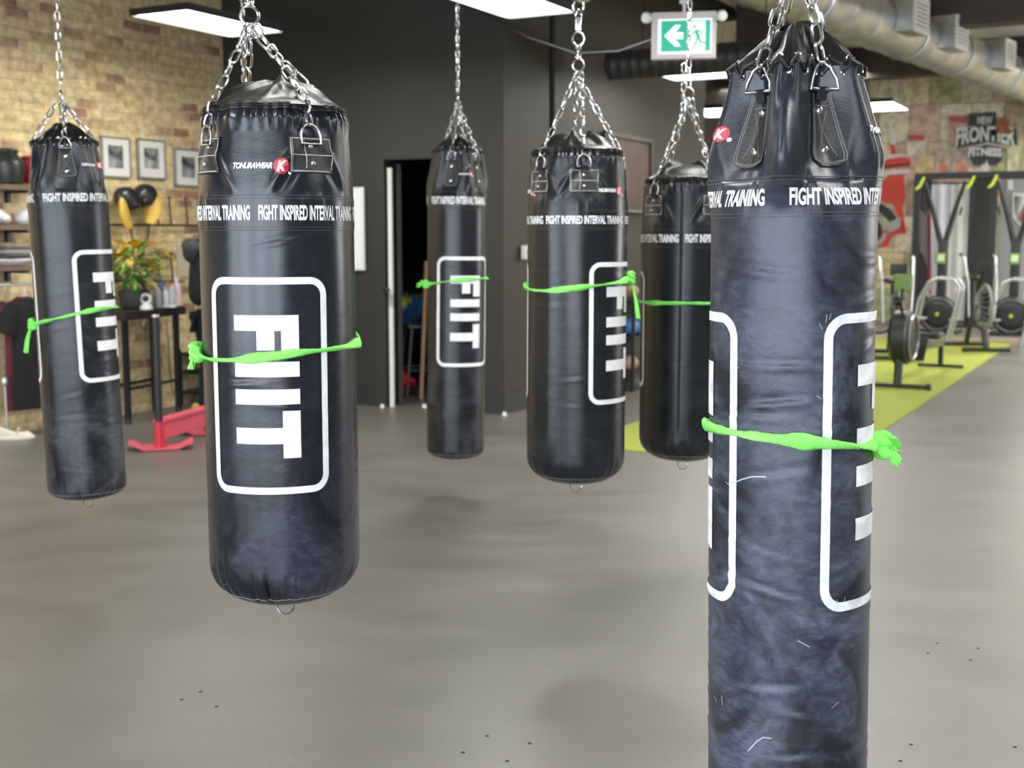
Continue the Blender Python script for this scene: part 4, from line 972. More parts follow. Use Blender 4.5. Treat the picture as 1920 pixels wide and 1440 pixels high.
for nm,m_,n,lo,hi,L_,w,lb in (('green_foliage',gl,80,.05,.36,.15,.022,'green leaves'),('yellow_foliage',yl,56,.12,.44,.13,.036,'yellow leaves'),('pale_foliage',pl,40,.1,.34,.12,.02,'pale green leaves')):
    bm=NB()
    for k in range(n):
        a=rl.uniform(0,2*PI); z=rl.uniform(lo,hi); r=rl.uniform(.02,.15); b=Vector((r*math.cos(a)*1.3,r*math.sin(a)*.5-.03,.12+z))
        leaf(bm,b,(math.cos(a),math.sin(a)*.45-.1,rl.uniform(-.4,.6)),L_*1.25*rl.uniform(.6,1.2),w*rl.uniform(.7,1.2),rl.uniform(0,.06),0)
    o=link(nm,bm,m_,e); o['label']=lb; o['kind']='stuff'
bm=NB()
for k in range(12):
    a=rl.uniform(0,2*PI); tube(bm,[(.02*math.cos(a),.02*math.sin(a),.12),(.05*math.cos(a),.05*math.sin(a),.3),(.1*math.cos(a),.1*math.sin(a),.5)],.004,5)
o=link('stem_cluster',bm,gl,e); o['kind']='stuff'
# webcam-like ring device
px_=onTable(277,.0); e=empty('desk_camera',OT(px_,-.015),0,'small round white camera on a base at the table edge','camera')
bm=NB(); lathe(bm,[(0,0),(.052,0),(.055,.012),(.045,.035),(.018,.05),(0,.05)],24); link('base',bm,M['white_plastic'],e)
bm=NB(); tube(bm,[(.036*math.cos(a),-.005,.088+.036*math.sin(a)) for a in [2*PI*k/24 for k in range(24)]],.014,10,closed=True); link('ring_head',bm,M['white_plastic'],e)
bm=NB(); blob(bm,(-.012,0,.088),(.03,.022,.03)); link('lens',bm,M['black_plastic'],e)
bm=NB(); tube(bm,[(.0,-.05,.01),(.0,-.075,.0),(.01,-.08,-.06),(-.01,-.08,-.13)],.004,6); link('cable',bm,M['white_plastic'],e)
# bottles and small tub
def bottle(px,y,h,r,col,cap,lb,cat='bottle'):
    e=empty(cat.replace(' ','_'),OT(onTable(px,y),y),0,lb,cat)
    bm=NB(); lathe(bm,[(0,0),(r,0),(r,h*.62),(r*.85,h*.72),(r*.4,h*.84),(r*.4,h*.9),(0,h*.9)],18); link('bottle_body',bm,mat('bottle_'+lb.split()[0]+str(px),col,.25),e)
    bm=NB(); lathe(bm,[(0,h*.88),(r*.5,h*.88),(r*.5,h),(0,h)],14); link('cap',bm,mat('cap_'+lb.split()[0]+str(px),cap,.4),e); return e
bottle(302,.02,.20,.034,(.62,.62,.62),(.6,.05,.08),'silver bottle with a red cap on the high table beside the camera')
bottle(316,.05,.17,.024,(.75,.75,.73),(.75,.75,.73),'slim white bottle on the high table between the silver and grey ones')
bottle(327,.03,.21,.036,(.45,.46,.47),(.7,.12,.12),'grey bottle with a dark red cap on the high table nearest the person')
bottle(336,.13,.24,.045,(.72,.55,.55),(.8,.8,.78),'pinkish white bottle at the end of the high table behind the person')
bottle(309,.17,.26,.04,(.10,.12,.25),(.2,.5,.15),'dark blue bottle with a green cap at the back of the high table')
p=OT(onTable(305,.0),-.02); bm=NB(); box(bm,(0,0,.012),(.16,.09,.024),bev=.006); o=link('white_tray',bm,M['white_plastic']); o.location=OT(onTable(318,-.02),-.02); tag(o,'flat white tray at the front of the high table below the bottles','tray')
# cable on the wall
a=BW(312,600,.02); pts=[a,BW(316,640,.02),BW(318,690,.02),BW(325,740,.02)]; o=link('wall_cable',tube(NB(),pts,.004,6),M['black_plastic']); tag(o,'thin dark cable running down the brick wall under the table','cable')
# pale notice on the wall right of the pegs
a=BW(334,520,.01); b=BW(392,520,.01); t=BW(334,458,.01); bm=NB(); w=(b-a).length; h=t.z-a.z; box(bm,(w/2,0,h/2),(w,.012,h)); o=link('wall_board',bm,mat('beige_board',(.62,.55,.38),.7),smooth=False); o.location=a; o.rotation_euler=(0,0,ang_b); tag(o,'plain beige board on the brick wall behind the person','board')
# ---------------------------------------------------------------- push sled
A0=G(300,842); B0=G(392,812); dv=(B0-A0); dv.z=0; L_=dv.length; e=empty('push_sled',A0,math.atan2(dv.y,dv.x),'red push sled with upright black poles on the floor by the table','sled')
sc=P(300,835,A0.y); pz=1.5-(592-445)/F*A0.y*1.0; 
def ski(x,nm='ski'):
    bm=NB(); pts=[(-.16,-.30,.055),(-.10,-.22,.01),(0,0,.0),(.0,.14,.0),(.02,.22,.05)]
    w=.11; rings=[]
    for (yy,zz) in ((-.22,.05),(-.19,.042),(-.12,.006),(.12,.006),(.17,.03),(.22,.05)):
        rings.append([Vector((x-w,yy,zz)),Vector((x+w,yy,zz)),Vector((x+w,yy,zz+.012)),Vector((x-w,yy,zz+.012))])
    loft(bm,rings); o=link('ski',bm,M['pink_paint'],e,smooth=False); o['label']='worn pale red runner plate'; return o
# the skis run across the photo's left-right, so turn them about the posts
for x in (0.02,L_): 
    o=ski(0); o.location=(x,0,0); o.rotation_euler=(0,0,-e.rotation_euler[2]-PI/2+.25)
bm=NB(); box(bm,(L_/2,0,.13),(L_,.02,.13),bev=.003); box(bm,(L_/2,.0,.205),(L_,.09,.02),bev=.003); link('cross_plate',bm,M['pink_paint'],e,smooth=False)
for x in (0.0,L_):
    bm=NB(); tube(bm,[(x,0,.012),(x,0,.1),(x,0,.2)],.038,16); link('post_socket',bm,M['red_paint'],e)
    bm=NB(); tube(bm,[(x,0,.17),(x,0,.5),(x,0,pz if x==0 else .62)],.027,16); link('push_pole',bm,M['black_metal'] if x==0 else M['silver'],e)
bm=NB(); lathe(bm,[(.028,pz-.005),(.028,pz+.01),(0,pz+.014)],14); link('pole_cap',bm,M['silver'],e)
# dark low bench with weights behind the person
g=G(362,770); e=empty('low_rack',Vector((g.x+.05,g.y+.5,0)),ang_b,'low black metal rack on the floor between table and doorway wall','rack')
for z in (.12,.30,.46):
    bm=NB(); box(bm,(0,0,z),(.5,.34,.03)); link('shelf_board',bm,M['black_metal'],e,smooth=False)
for sx in (-1,1):
    for sy in (-1,1):
        bm=NB(); box(bm,(sx*.24,sy*.16,.25),(.03,.03,.5)); link('leg',bm,M['black_metal'],e,smooth=False)
g=G(367,772); bm=NB(); blob(bm,(0,0,.04),(.035,.035,.04),None,2,.15); o=link('yellow_ball',bm,mat('ochre_rubber',(.55,.38,.08),.6)); o.location=(g.x,g.y,0); tag(o,'small ochre ball on the floor behind the red sled','ball')
# ================================================================ person in black at the table
def skinned(name,V_,E_,m_,parent=None,sub=2,root=0):
    me=bpy.data.meshes.new(name); me.from_pydata([v[:3] for v in V_],E_,[]); o=bpy.data.objects.new(name,me); COL.objects.link(o)
    md=o.modifiers.new('skin','SKIN'); md.use_smooth_shade=True; md.branch_smoothing=.6
    for i,v in enumerate(V_):
        r=v[3]; me.skin_vertices[0].data[i].radius=(r if not isinstance(r,tuple) else r) if isinstance(r,tuple) else (r,r)
    me.skin_vertices[0].data[root].use_root=True
    sb=o.modifiers.new('sub','SUBSURF'); sb.levels=sub; sb.render_levels=sub
    me.materials.append(m_)
    bpy.context.view_layer.update()
    ev=o.evaluated_get(bpy.context.evaluated_depsgraph_get()); nm=bpy.data.meshes.new_from_object(ev); bpy.data.objects.remove(o); bpy.data.meshes.remove(me)
    nm.polygons.foreach_set('use_smooth',[True]*len(nm.polygons))
    n=bpy.data.objects.new(name,nm); COL.objects.link(n)
    if parent is not None: n.parent=parent
    return n
skin=mat('skin',(.52,.33,.24),.55)
fp=G(398,793)
# local: x forward (towards photo right), z up
def arm(s,hx,hz):
    return [(-.01,s*.17,1.38,.055),(.05,s*.20,1.14,.045),(hx*.7,s*.17,(1.14+hz)/2+.02,.036),(hx,s*.15,hz,.026)]
Vp=[(0,0,.95,.13),(.0,0,1.10,.12),(.0,0,1.28,.135),(.01,0,1.40,.11),(.04,0,1.48,.055),(.065,0,1.56,.075),(.075,0,1.64,.088),(.07,0,1.70,.065),
 (.0,.09,.90,.095),(.03,.10,.50,.062),(-.02,.10,.09,.042),(.10,.105,.03,.035),
 (.0,-.09,.90,.095),(.0,-.10,.50,.062),(-.05,-.10,.09,.042),(.07,-.105,.03,.035)]
Ep=[(0,1),(1,2),(2,3),(3,4),(4,5),(5,6),(6,7),(0,8),(8,9),(9,10),(10,11),(0,12),(12,13),(13,14),(14,15)]
for s in (1,-1):
    A_=arm(s,.42,1.02); b=len(Vp); Vp+=A_; Ep+=[(3,b),(b,b+1),(b+1,b+2),(b+2,b+3)]
    w=b+3; k=len(Vp); Vp.append((.47,s*.15,1.01,(.034,.016))); Ep.append((w,k))
    for j,(dy,L1) in enumerate(((-.030,.060),(-.010,.072),(.010,.068),(.029,.052))):
        q=len(Vp); Vp+=[(.50,s*.15+dy,1.008,.0095),(.50+L1*.55,s*.15+dy*1.15,1.0,.0085),(.50+L1,s*.15+dy*1.2,.985,.007)]; Ep+=[(k,q),(q,q+1),(q+1,q+2)]
    q=len(Vp); Vp+=[(.455,s*.15-s*.035,1.0,.0105),(.478,s*.15-s*.058,.992,.009)]; Ep+=[(w,q),(q,q+1)]
person=skinned('person',Vp,Ep,skin); person.location=fp; person.location.z=0; person.rotation_euler=(0,0,.55)
tag(person,'person in a black hooded top at the table, half hidden by the short fat bag','person')
bm=NB(); blob(bm,(.150,0,1.615),(.022,.014,.024)); blob(bm,(.07,.086,1.62),(.02,.012,.03)); blob(bm,(.07,-.086,1.62),(.02,.012,.03)); link('nose_and_ears',bm,skin,person)
bm=NB(); [blob(bm,(.138,s*.033,1.645),(.012,.014,.008)) for s in (1,-1)]; link('eyes',bm,mat('eye_dark',(.05,.03,.02),.3),person)
bm=NB(); blob(bm,(.142,0,1.572),(.010,.026,.007)); link('mouth',bm,mat('lips',(.40,.15,.12),.5),person)
bm=NB(); blob(bm,(.045,0,1.675),(.098,.098,.085),None,3,.15); blob(bm,(-.0,0,1.60),(.07,.085,.10),None,5,.15); link('hair',bm,mat('dark_hair',(.03,.018,.012),.6),person)
hb=[(0,0,.93,(.20,.165)),(-.01,0,1.10,(.175,.16)),(-.01,0,1.28,(.185,.165)),(.0,0,1.39,(.16,.13)),(.02,0,1.455,(.085,.085))]; he=[(0,1),(1,2),(2,3),(3,4)]
for s in (1,-1):
    b=len(hb); hb+=[(-.01,s*.19,1.36,.088),(.03,s*.225,1.14,.080),(.22,s*.19,1.09,.064),(.38,s*.155,1.03,.046)]; he+=[(3,b),(b,b+1),(b+1,b+2),(b+2,b+3)]
hd=skinned('hooded_top',hb,he,M['black_cloth'],person)
bm=NB()
tube(bm,[(-.06+.09*math.cos(a)*.9,.115*math.sin(a),1.435+.035*math.cos(a)) for a in [2*PI*k/20 for k in range(20)]],[.042]*20,10,closed=True); blob(bm,(-.13,0,1.40),(.07,.11,.10),None,3,.25); link('hood',bm,mat('worn_black_cloth',(.03,.03,.032),.8,bump=.3),person)
tb=[(0,0,.96,(.165,.15)),(.0,.09,.86,.115),(.03,.10,.50,.085),(-.02,.10,.10,.070),(.0,-.09,.86,.115),(.0,-.10,.50,.085),(-.05,-.10,.10,.070)]
skinned('trousers',tb,[(0,1),(1,2),(2,3),(0,4),(4,5),(5,6)],mat('dark_trousers',(.012,.013,.018),.9,bump=.2),person)
for s,x in ((1,.03),(-1,0)):
    bm=NB(); blob(bm,(x+.04,s*.103,.045),(.145,.055,.05),None,2,.05)
    for v in bm.verts: v.co.z=max(v.co.z,.004)
    link('shoe',bm,M['black_plastic'],person)
# chain of a further bag hidden behind the short fat bag
bm=NB(); a=P(452,0,6.4); cb=P(458,170,6.4); zc_=Vector((a.x,a.y,ZC)); chain(bm,Vector((cb.x,cb.y,cb.z)),zc_,.048,.027,.0036); o=link('hanging_chain',bm,M['chain']); tag(o,'steel chain hanging from the ceiling behind the short fat bag, left of its own chains','chain')
# ================================================================ centre: doorway, pillar, painting
nDW=Vector((wd.y,-wd.x,0))
a=DW(602,507,.03); b=DW(685,507,.03); t=DW(685,350,.03); w=(b-a).length; h=t.z-b.z; c=(a+b)/2; c.z+=h/2
e=empty('whiteboard',c,wa_,'white board on the charcoal wall, its edge showing beside the short fat bag','whiteboard')
bm=NB(); box(bm,(0,0,0),(w,.035,h),bev=.012); link('frame',bm,M['white_plastic'],e); bm=NB(); box(bm,(0,-.019,0),(w-.05,.004,h-.05)); link('writing_surface',bm,mat('whiteboard_face',(.8,.8,.78),.25),e,smooth=False)
def RWt(px,py,off=0): return RW(px,py,off)
a=RW(1128,394,.02); b=RW(1215,392,.02); tl=RW(1128,250,.02); tr=RW(1215,264,.02); w=(Vector((b.x-a.x,b.y-a.y,0))).length; z1=(tl.z+tr.z)/2; z0=(a.z+b.z)/2; c=(a+b)/2; c.z=(z0+z1)/2
e=empty('painting',c,ang_b,'dark framed painting on the taupe wall between the two short bags','painting'); h=z1-z0
bm=NB()
for x,z,sx,sz in ((0,h/2,w,.04),(0,-h/2,w,.04),(w/2,0,.04,h),(-w/2,0,.04,h)): box(bm,(x,-.02,z),(sx,.045,sz))
link('frame',bm,mat('dark_wood_frame',(.03,.025,.02),.4),e,smooth=False); bm=NB(); box(bm,(0,-.012,0),(w-.02,.012,h-.02)); link('canvas',bm,mat('dark_canvas',(.014,.012,.010),.5,var=1,vscale=2.2,col2=(.11,.045,.035)),e,smooth=False)
bm=NB(); box(bm,(0,-.044,-h/2-.016),(w,.004,.008)); link('gilt_edge',bm,M['silver'],e,smooth=False)
p=onplane(981,473,Kc+V*.02,V); e=empty('light_switch',p,ang_b,'white switch box on the pillar left of the middle short bag','switch'); bm=NB(); box(bm,(0,-.02,0),(.075,.045,.12),bev=.006); link('housing',bm,M['white_plastic'],e); bm=NB(); box(bm,(0,-.046,0),(.025,.01,.045),bev=.002); link('rocker',bm,mat('grey_rocker',(.4,.4,.38),.4),e)
for px,py,lb in ((718,763,'left of the doorway'),(797,763,'at the doorway, left of the thin bag'),(909,772,'at the wall foot right of the thin bag'),(946,778,'at the pillar corner')):
    g=G(px,py); g-=Vector((0,.05,0)); bm=NB(); lathe(bm,[(0,0),(.020,0),(.022,.012),(.016,.03),(0,.036)],14,(0,0,0)); o=link('door_stop',bm,M['white_plastic']); o.location=(g.x,g.y,0); tag(o,'small white door stop on the floor '+lb,'door stop')
# gear rack between the bags
p=RW(1186,733,.22); p.z=0; e=empty('gear_rack',p,ang_b,'dark metal gear rack against the taupe wall between the two short bags','rack')
for z in (.16,.52,.88): bm=NB(); box(bm,(0,0,z),(.7,.3,.025)); link('shelf_board',bm,M['black_metal'],e,smooth=False)
for sx in (-1,1):
    for sy in (-1,1): bm=NB(); box(bm,(sx*.34,sy*.14,.5),(.03,.03,1.0)); link('upright',bm,M['black_metal'],e,smooth=False)
bm=NB(); box(bm,(0,.14,.5),(.68,.01,.98)); link('back_sheet',bm,M['black_paint'],e,smooth=False)
for px,z,r,col,lb in ((1182,.532,.085,(.10,.25,.62),'blue ball on the middle shelf of the gear rack, the left one'),(1196,.532,.08,(.12,.30,.70),'blue ball on the middle shelf of the gear rack, the right one'),(1184,.892,.07,(.45,.22,.14),'tan leather ball on the top shelf of the gear rack'),(1183,.172,.08,(.55,.32,.22),'tan ball on the bottom shelf of the gear rack')):
    q=RW(px,600,.22); z+=.002; bm=NB(); blob(bm,(0,0,r),(r,r,r),None,1,.0); o=link('exercise_ball',bm,mat('ball_rubber_%d'%(px+int(z*10)),col,.5)); o.location=(q.x,q.y,z); tag(o,lb,'ball')
# store room contents
def DR(px,py,dd): return P(px,py,dd)
g=P(792,640,11.75); st=Vector((g.x,g.y,0)); e=empty('stool',st,.3,'grey metal stool in the dark doorway','stool'); gm=mat('grey_stool',(.12,.12,.125),.5,.3)
bm=NB(); box(bm,(0,0,.66),(.34,.34,.03),bev=.01); link('seat',bm,gm,e)
for sx in (-1,1):
    for sy in (-1,1): bm=NB(); bar(bm,(sx*.13,sy*.13,.65),(sx*.20,sy*.20,.0),.016,8); link('leg',bm,gm,e)
for sx in (-1,1): bm=NB(); bar(bm,(sx*.18,-.18,.25),(sx*.18,.18,.25),.01,6); link('rung',bm,gm,e)
for sy in (-1,1): bm=NB(); bar(bm,(-.18,sy*.18,.25),(.18,sy*.18,.25),.01,6); link('rung',bm,gm,e)
def lump(name,px,py,dd,s,col,lb,cat,seed=1,z=None):
    p=P(px,py,dd); e=empty(name,(p.x,p.y,p.z if z is None else z),.2,lb,cat); bm=NB(); blob(bm,(0,0,s[2]),s,None,seed,.5,4); link('cloth_body',bm,mat(name+'_'+str(px),col,.8,bump=.4,bscale=20),e)
    bm=NB(); tube(bm,[(-s[0]*.4,0,s[2]*1.7),(-s[0]*.2,0,s[2]*2.25),(s[0]*.2,0,s[2]*2.25),(s[0]*.4,0,s[2]*1.7)],.012,8); link('strap',bm,M['black_cloth'],e)
lump('duffel_bag',743,745,11.6,(.16,.14,.13),(.45,.012,.03),'crimson bag on the store room floor inside the doorway','bag',3,0)
lump('sports_bag',758,612,12.3,(.17,.12,.16),(.02,.14,.42),'blue bag on the wire basket inside the doorway','bag',7)
lump('neon_cloth',754,578,12.2,(.08,.06,.07),(.62,.70,.05),'neon yellow cloth on the blue bag inside the doorway','cloth',9)
p=P(770,548,12.3); e=empty('wire_basket',(p.x-.02,p.y+.05,0),wa_,'grey wire basket stand inside the doorway holding bags','basket')
for z in (.92,.62): 
    bm=NB(); tube(bm,[(.28*math.cos(a),.2*math.sin(a),z) for a in [2*PI*k/28 for k in range(28)]],.009,6,closed=True); link('hoop',bm,gm,e)
bm=NB()
for k in range(20):
    a=2*PI*k/20; bar(bm,(.28*math.cos(a),.2*math.sin(a),.92),(.26*math.cos(a),.18*math.sin(a),.62),.003,5)
link('basket_wire',bm,gm,e)
for sx in (-1,1): bm=NB(); bar(bm,(sx*.27,0,.92),(sx*.27,0,0),.012,8); link('leg',bm,gm,e)
a=P(789,655,11.35); b=P(800,490,11.5); bm=NB(); a.z=.0; bar(bm,a,b,.022,10); o=link('wooden_pole',bm,mat('pale_wood_pole',(.42,.22,.11),.5)); tag(o,'wooden pole leaning inside the doorway beside the thin bag','pole')
# ================================================================ exit sign and cable
EX=8.0; c=P(1282,66,EX); e=empty('exit_sign',c,-.16,'green and white running man exit sign hanging from the ceiling','exit sign'); s_=EX/F
bm=NB(); box(bm,(0,.03,0),(117*s_,.06,84*s_),bev=.006); link('housing',bm,mat('exit_housing',(.62,.56,.52),.5),e)
gm_=mat('exit_green',(.0,.36,.21),.4,emis=.30); wm_=mat('exit_white',(.8,.9,.87),.4,emis=.35)
bm=NB(); box(bm,(2*s_,-.002,-2*s_),(97*s_,.006,62*s_)); link('face_border',bm,wm_,e,smooth=False)
fb=lambda x,z:((x-1282)*s_,(66-z)*s_)
def sg(name,pts,m_,y=-.008,t=.003):
    bm=NB(); prism(bm,[fb(x,z) for x,z in pts],t,lambda x,y_,w:Vector((x,y-w,y_))); return link(name,bm,m_,e,smooth=False)
sg('green_field',[(1241,40),(1330,40),(1330,95),(1241,95)],gm_,-.005,.002)
sg('doorway_field',[(1289,42),(1321,42),(1321,95),(1289,95)],wm_,-.007,.0015)
sg('arrow',[(1247,67),(1266,48),(1277,48),(1267,61),(1281,61),(1281,73),(1267,73),(1277,86),(1266,86)],wm_,-.007,.002)
bm=NB()
def seg(a,b,w):
    ax_,az_=fb(*a); bx_,bz_=fb(*b); d_=Vector((bx_-ax_,bz_-az_)); n_=Vector((-d_.y,d_.x)).normalized()*w*s_/2
    prism(bm,[(ax_+n_.x,az_+n_.y),(bx_+n_.x,bz_+n_.y),(bx_-n_.x,bz_-n_.y),(ax_-n_.x,az_-n_.y)],.002,lambda x,y_,w_:Vector((x,-.0085-w_,y_)))
for q in (((1304,58),(1309,72),6),((1304,59),(1297,65),2.4),((1297,65),(1290,64),2.2),((1305,58),(1313,60),2.4),((1313,60),(1316,67),2.2),((1309,71),(1312,79),3.4),((1312,79),(1322,81),2.8),((1307,72),(1303,83),3.2),((1303,83),(1299,92),2.6)): seg(*q)
hx,hz=fb(1301.5,51.5); prism(bm,[(hx+2.6*s_*math.cos(2*PI*k/16),hz+2.6*s_*math.sin(2*PI*k/16)) for k in range(16)],.002,lambda x,y_,w_:Vector((x,-.0085-w_,y_)))
link('running_figure',bm,gm_,e,smooth=False)
for sx in (-1,1):
    bm=NB(); lathe(bm,[(0,-.03),(.018,-.03),(.034,.0),(.036,.02),(.028,.035),(0,.037)],16,(sx*66*s_,.01,33*s_),Rto((sx*.5,-1,-.1))); link('emergency_lamp',bm,M['white_plastic'],e)
    bm=NB(); bar(bm,(sx*58*s_,.03,32*s_),(sx*66*s_,.02,33*s_),.010,8); link('lamp_arm',bm,M['white_plastic'],e)
bm=NB(); bar(bm,(0,.03,40*s_),(0,.03,ZC-c.z),.010,8); box(bm,(0,.03,60*s_),(.06,.04,.02)); link('hanging_stem',bm,M['white_plastic'],e)
pts=[P(900,20,9.4),P(990,70,9.1),P(1080,100,8.8),P(1160,96,8.5),P(1222,74,8.3),P(1262,22,8.1)]; o=link('ceiling_cable',tube(NB(),pts,.006,6),M['black_plastic']); tag(o,'thin dark cable sagging under the black ceiling left of the exit sign','cable')
# ================================================================ ducts
def spiral(bm,a,b,r,pitch=.14,seg=28):
    a=Vector(a);b=Vector(b);L_=(b-a).length; n=int(L_/pitch); pts=[];rr=[]
    for i in range(n+1):
        for dt,k in ((0,1),(.42,1.0),(.5,1.035),(.58,1.0)):
            t=(i+dt)/(n+1); pts.append(a.lerp(b,t)); rr.append(r*k)
    tube(bm,pts,rr,seg); return bm
dd=(Vector((7.24,17.9,0))-Vector((3.93,13.4,0))).normalized(); D0=Vector((3.93,13.4,3.74))
def DD(t,z=0): p=D0+dd*t; return Vector((p.x,p.y,3.74+z))
e=empty('air_duct',DD(0),0,'long round galvanised air duct with square vent boxes running to the far wall','air duct'); O=e.location
bm=NB(); spiral(bm,DD(-4.6)-O,DD(8.5)-O,.27,.6); link('duct_pipe',bm,M['galv'],e)
ra=math.atan2(dd.y,dd.x)
for t in (-3.1,-.05,1.35,3.4,5.7,7.7):
    c=DD(t)-O; rm=Matrix.Rotation(ra,3,'Z'); sd=rm@Vector((0,-1,0))
    bm=NB(); box(bm,c+Vector((0,0,.05))+sd*.12,(.46,.62,.36),rz=ra,bev=.006); vb=link('vent_box',bm,M['galv'],e)
    bm=NB(); cf=c+Vector((0,0,.05))+sd*.43
    for k in range(7): box(bm,cf+Vector((0,0,-.13+.043*k)),(.38,.02,.02),rz=ra)
    for k in (-1,1): box(bm,cf+rm@Vector((k*.21,0,0)),(.04,.03,.34),rz=ra); box(bm,cf+Vector((0,0,k*.165)),(.44,.03,.035),rz=ra)
    link('grille',bm,M['white_plastic'],vb,smooth=False)
for t in (-2,.7,2.4,4.6,6.7):
    bm=NB(); c=DD(t)-O; bar(bm,c+Vector((0,0,.26)),c+Vector((0,0,ZC+.12-3.74)),.008,6); tube(bm,[c+Rto(dd)@Vector((.278*math.cos(a),.278*math.sin(a),0)) for a in [2*PI*k/28 for k in range(28)]],.010,6,closed=True); link('hanger_strap',bm,M['silver'],e)
a=P(1085,-5,9.3); b=P(1240,-15,8.9); a.z=b.z=3.54; bm=NB(); spiral(bm,Vector(),b-a,.30,.16); e=empty('wide_duct',a,0,'wide greenish round duct cut by the top edge left of the exit sign','air duct'); link('duct_pipe',bm,mat('green_grey_duct',(.20,.21,.15),.45,.6,var=.2),e)
bm=NB(); ax_=(b-a).normalized()
for t in (0,(b-a).length): tube(bm,[ax_*t+Rto(ax_)@Vector((.31*math.cos(q),.31*math.sin(q),0)) for q in [2*PI*k/30 for k in range(30)]],.018,8,closed=True)
link('flange',bm,M['galv'],e); bm=NB(); bar(bm,ax_*.3+Vector((0,0,.28)),ax_*.3+Vector((0,0,ZC-3.54)),.008,6); link('hanger_rod',bm,M['silver'],e)
a=P(1146,132,11.2); a.z=3.02; b=a+V*1.75; e=empty('painted_duct',a,0,'black painted spiral duct behind the exit sign above the thin light','air duct')
bm=NB(); spiral(bm,Vector(),b-a,.125,.10); link('duct_pipe',bm,mat('black_duct_paint',(.035,.033,.030),.5),e)
bm=NB(); tube(bm,[V*.0+Rto(V)@Vector((.13*math.cos(q),.13*math.sin(q),0)) for q in [2*PI*k/24 for k in range(24)]],.008,6,closed=True); link('end_collar',bm,M['black_metal'],e)
for t in (.3,1.4): bm=NB(); bar(bm,V*t+Vector((0,0,.12)),V*t+Vector((0,0,ZC-3.02)),.005,6); link('hanger_rod',bm,M['black_metal'],e)
# ================================================================ far wall
def FW(px,py,off=0): return onplane(px,py,UV(FU-off,0),U)
def fpoly(name,pts,m_,parent,off=.02,t=.02,O=Vector()):
    P3=[FW(x,y,off)-O for x,y in pts]; bm=NB(); a=[bm.verts.new(p) for p in P3]; b=[bm.verts.new(p-U*t) for p in P3]
    bm.faces.new(a); bm.faces.new(list(reversed(b))); n=len(a)
    for i in range(n): bm.faces.new((a[i],b[i],b[(i+1)%n],a[(i+1)%n]))
    bmesh.ops.recalc_face_normals(bm,faces=bm.faces); return link(name,bm,m_,parent,smooth=False)
def arc(cx,cy,r,a0,a1,n=16): return [(cx+r*math.cos(math.radians(a0+(a1-a0)*k/n)),cy-r*math.sin(math.radians(a0+(a1-a0)*k/n))) for k in range(n+1)]
O=FW(1670,400); e=empty('wall_mural',O,0,'bright red and black vehicle shape painted on the far wall beside the tall bag','mural')
RED=mat('mural_red',(.74,.07,.04),.6); BLK=mat('mural_black',(.03,.035,.03),.6); WHT=mat('mural_white',(.72,.72,.66),.6); GRY=mat('mural_grey',(.42,.46,.44),.6)
fpoly('red_body',[(1600,350),(1640,352),(1667,328),(1694,328),(1699,368),(1692,390),(1700,440),(1694,436),(1676,384),(1640,372),(1600,380)],RED,e,.01,.01,O)
fpoly('red_cap',[(1652,306),(1664,298),(1690,294),(1708,298),(1706,312),(1654,318)],RED,e,.01,.01,O)
fpoly('white_stripe',[(1651,300),(1664,291),(1694,288),(1704,293),(1690,294),(1664,298),(1652,306)],WHT,e,.02,.012,O)
fpoly('white_stripe',[(1652,322),(1706,317),(1706,324),(1652,330)],WHT,e,.02,.012,O)
fpoly('dark_line',[(1655,311),(1706,305),(1706,309),(1655,315)],BLK,e,.02,.012,O)
fpoly('red_band',[(1600,445),(1650,434),(1690,422),(1700,428),(1695,438),(1675,440),(1664,462),(1600,470)],RED,e,.01,.01,O)
fpoly('red_spout',[(1670,271),(1678,271),(1681,295),(1671,295)],RED,e,.01,.01,O); fpoly('grey_spout',[(1665,230),(1670,228),(1679,262),(1678,271),(1670,271)],WHT,e,.01,.01,O)
fpoly('black_fender',arc(1632,432,54,10,150)+arc(1632,432,38,150,10),BLK,e,.03,.014,O)
fpoly('grey_rim',arc(1632,432,32,0,350,30)+arc(1632,432,25,350,0,30),GRY,e,.03,.014,O)
fpoly('black_wheel',arc(1632,432,22,0,345,24),BLK,e,.03,.014,O); fpoly('grey_bumper',[(1668,416),(1690,408),(1686,428),(1664,438)],GRY,e,.045,.012,O)
# posters on the collage wall
for i,(x0,x1,y0,y1,c1,c2,lb) in enumerate(((1700,1736,250,292,(.62,.55,.40),(.50,.12,.10),'cream poster with a red header on the far wall, left of the gym sign'),(1779,1815,216,268,(.58,.38,.30),(.45,.12,.12),'pinkish poster with a dark red header left of the gym sign'),(1717,1751,293,330,(.66,.50,.24),(.6,.44,.2),'golden poster just above the black rack beam'),(1889,1910,274,322,(.62,.60,.36),(.5,.5,.3),'pale yellow poster at the right under the gym sign'),(1754,1782,282,330,(.50,.42,.34),(.62,.25,.14),'taupe poster with an orange patch above the black rig, further from the sign'),(1786,1816,282,330,(.48,.40,.33),(.66,.27,.16),'taupe poster with an orange patch next to the gym sign'))):
    O=FW((x0+x1)/2,(y0+y1)/2); e=empty('wall_poster',O,0,lb,'poster')
    fpoly('sheet',[(x0,y0),(x1,y0),(x1,y1),(x0,y1)],mat('poster_sheet_%d'%i,c1,.7,var=.35,vscale=6),e,.012,.006,O)
    if i<2: fpoly('header',[(x0+2,y0+2),(x1-2,y0+2),(x1-2,y0+14),(x0+2,y0+14)],mat('poster_header_%d'%i,c2,.7),e,.02,.004,O)
    else: fpoly('picture_patch',[(x0+5,y1-12),((x0+x1)/2,y0+12),(x1-4,y1-14),(x1-6,y1-9),(x0+6,y1-8)],mat('poster_patch_%d'%i,c2,.7,var=.3,vscale=9),e,.02,.004,O)
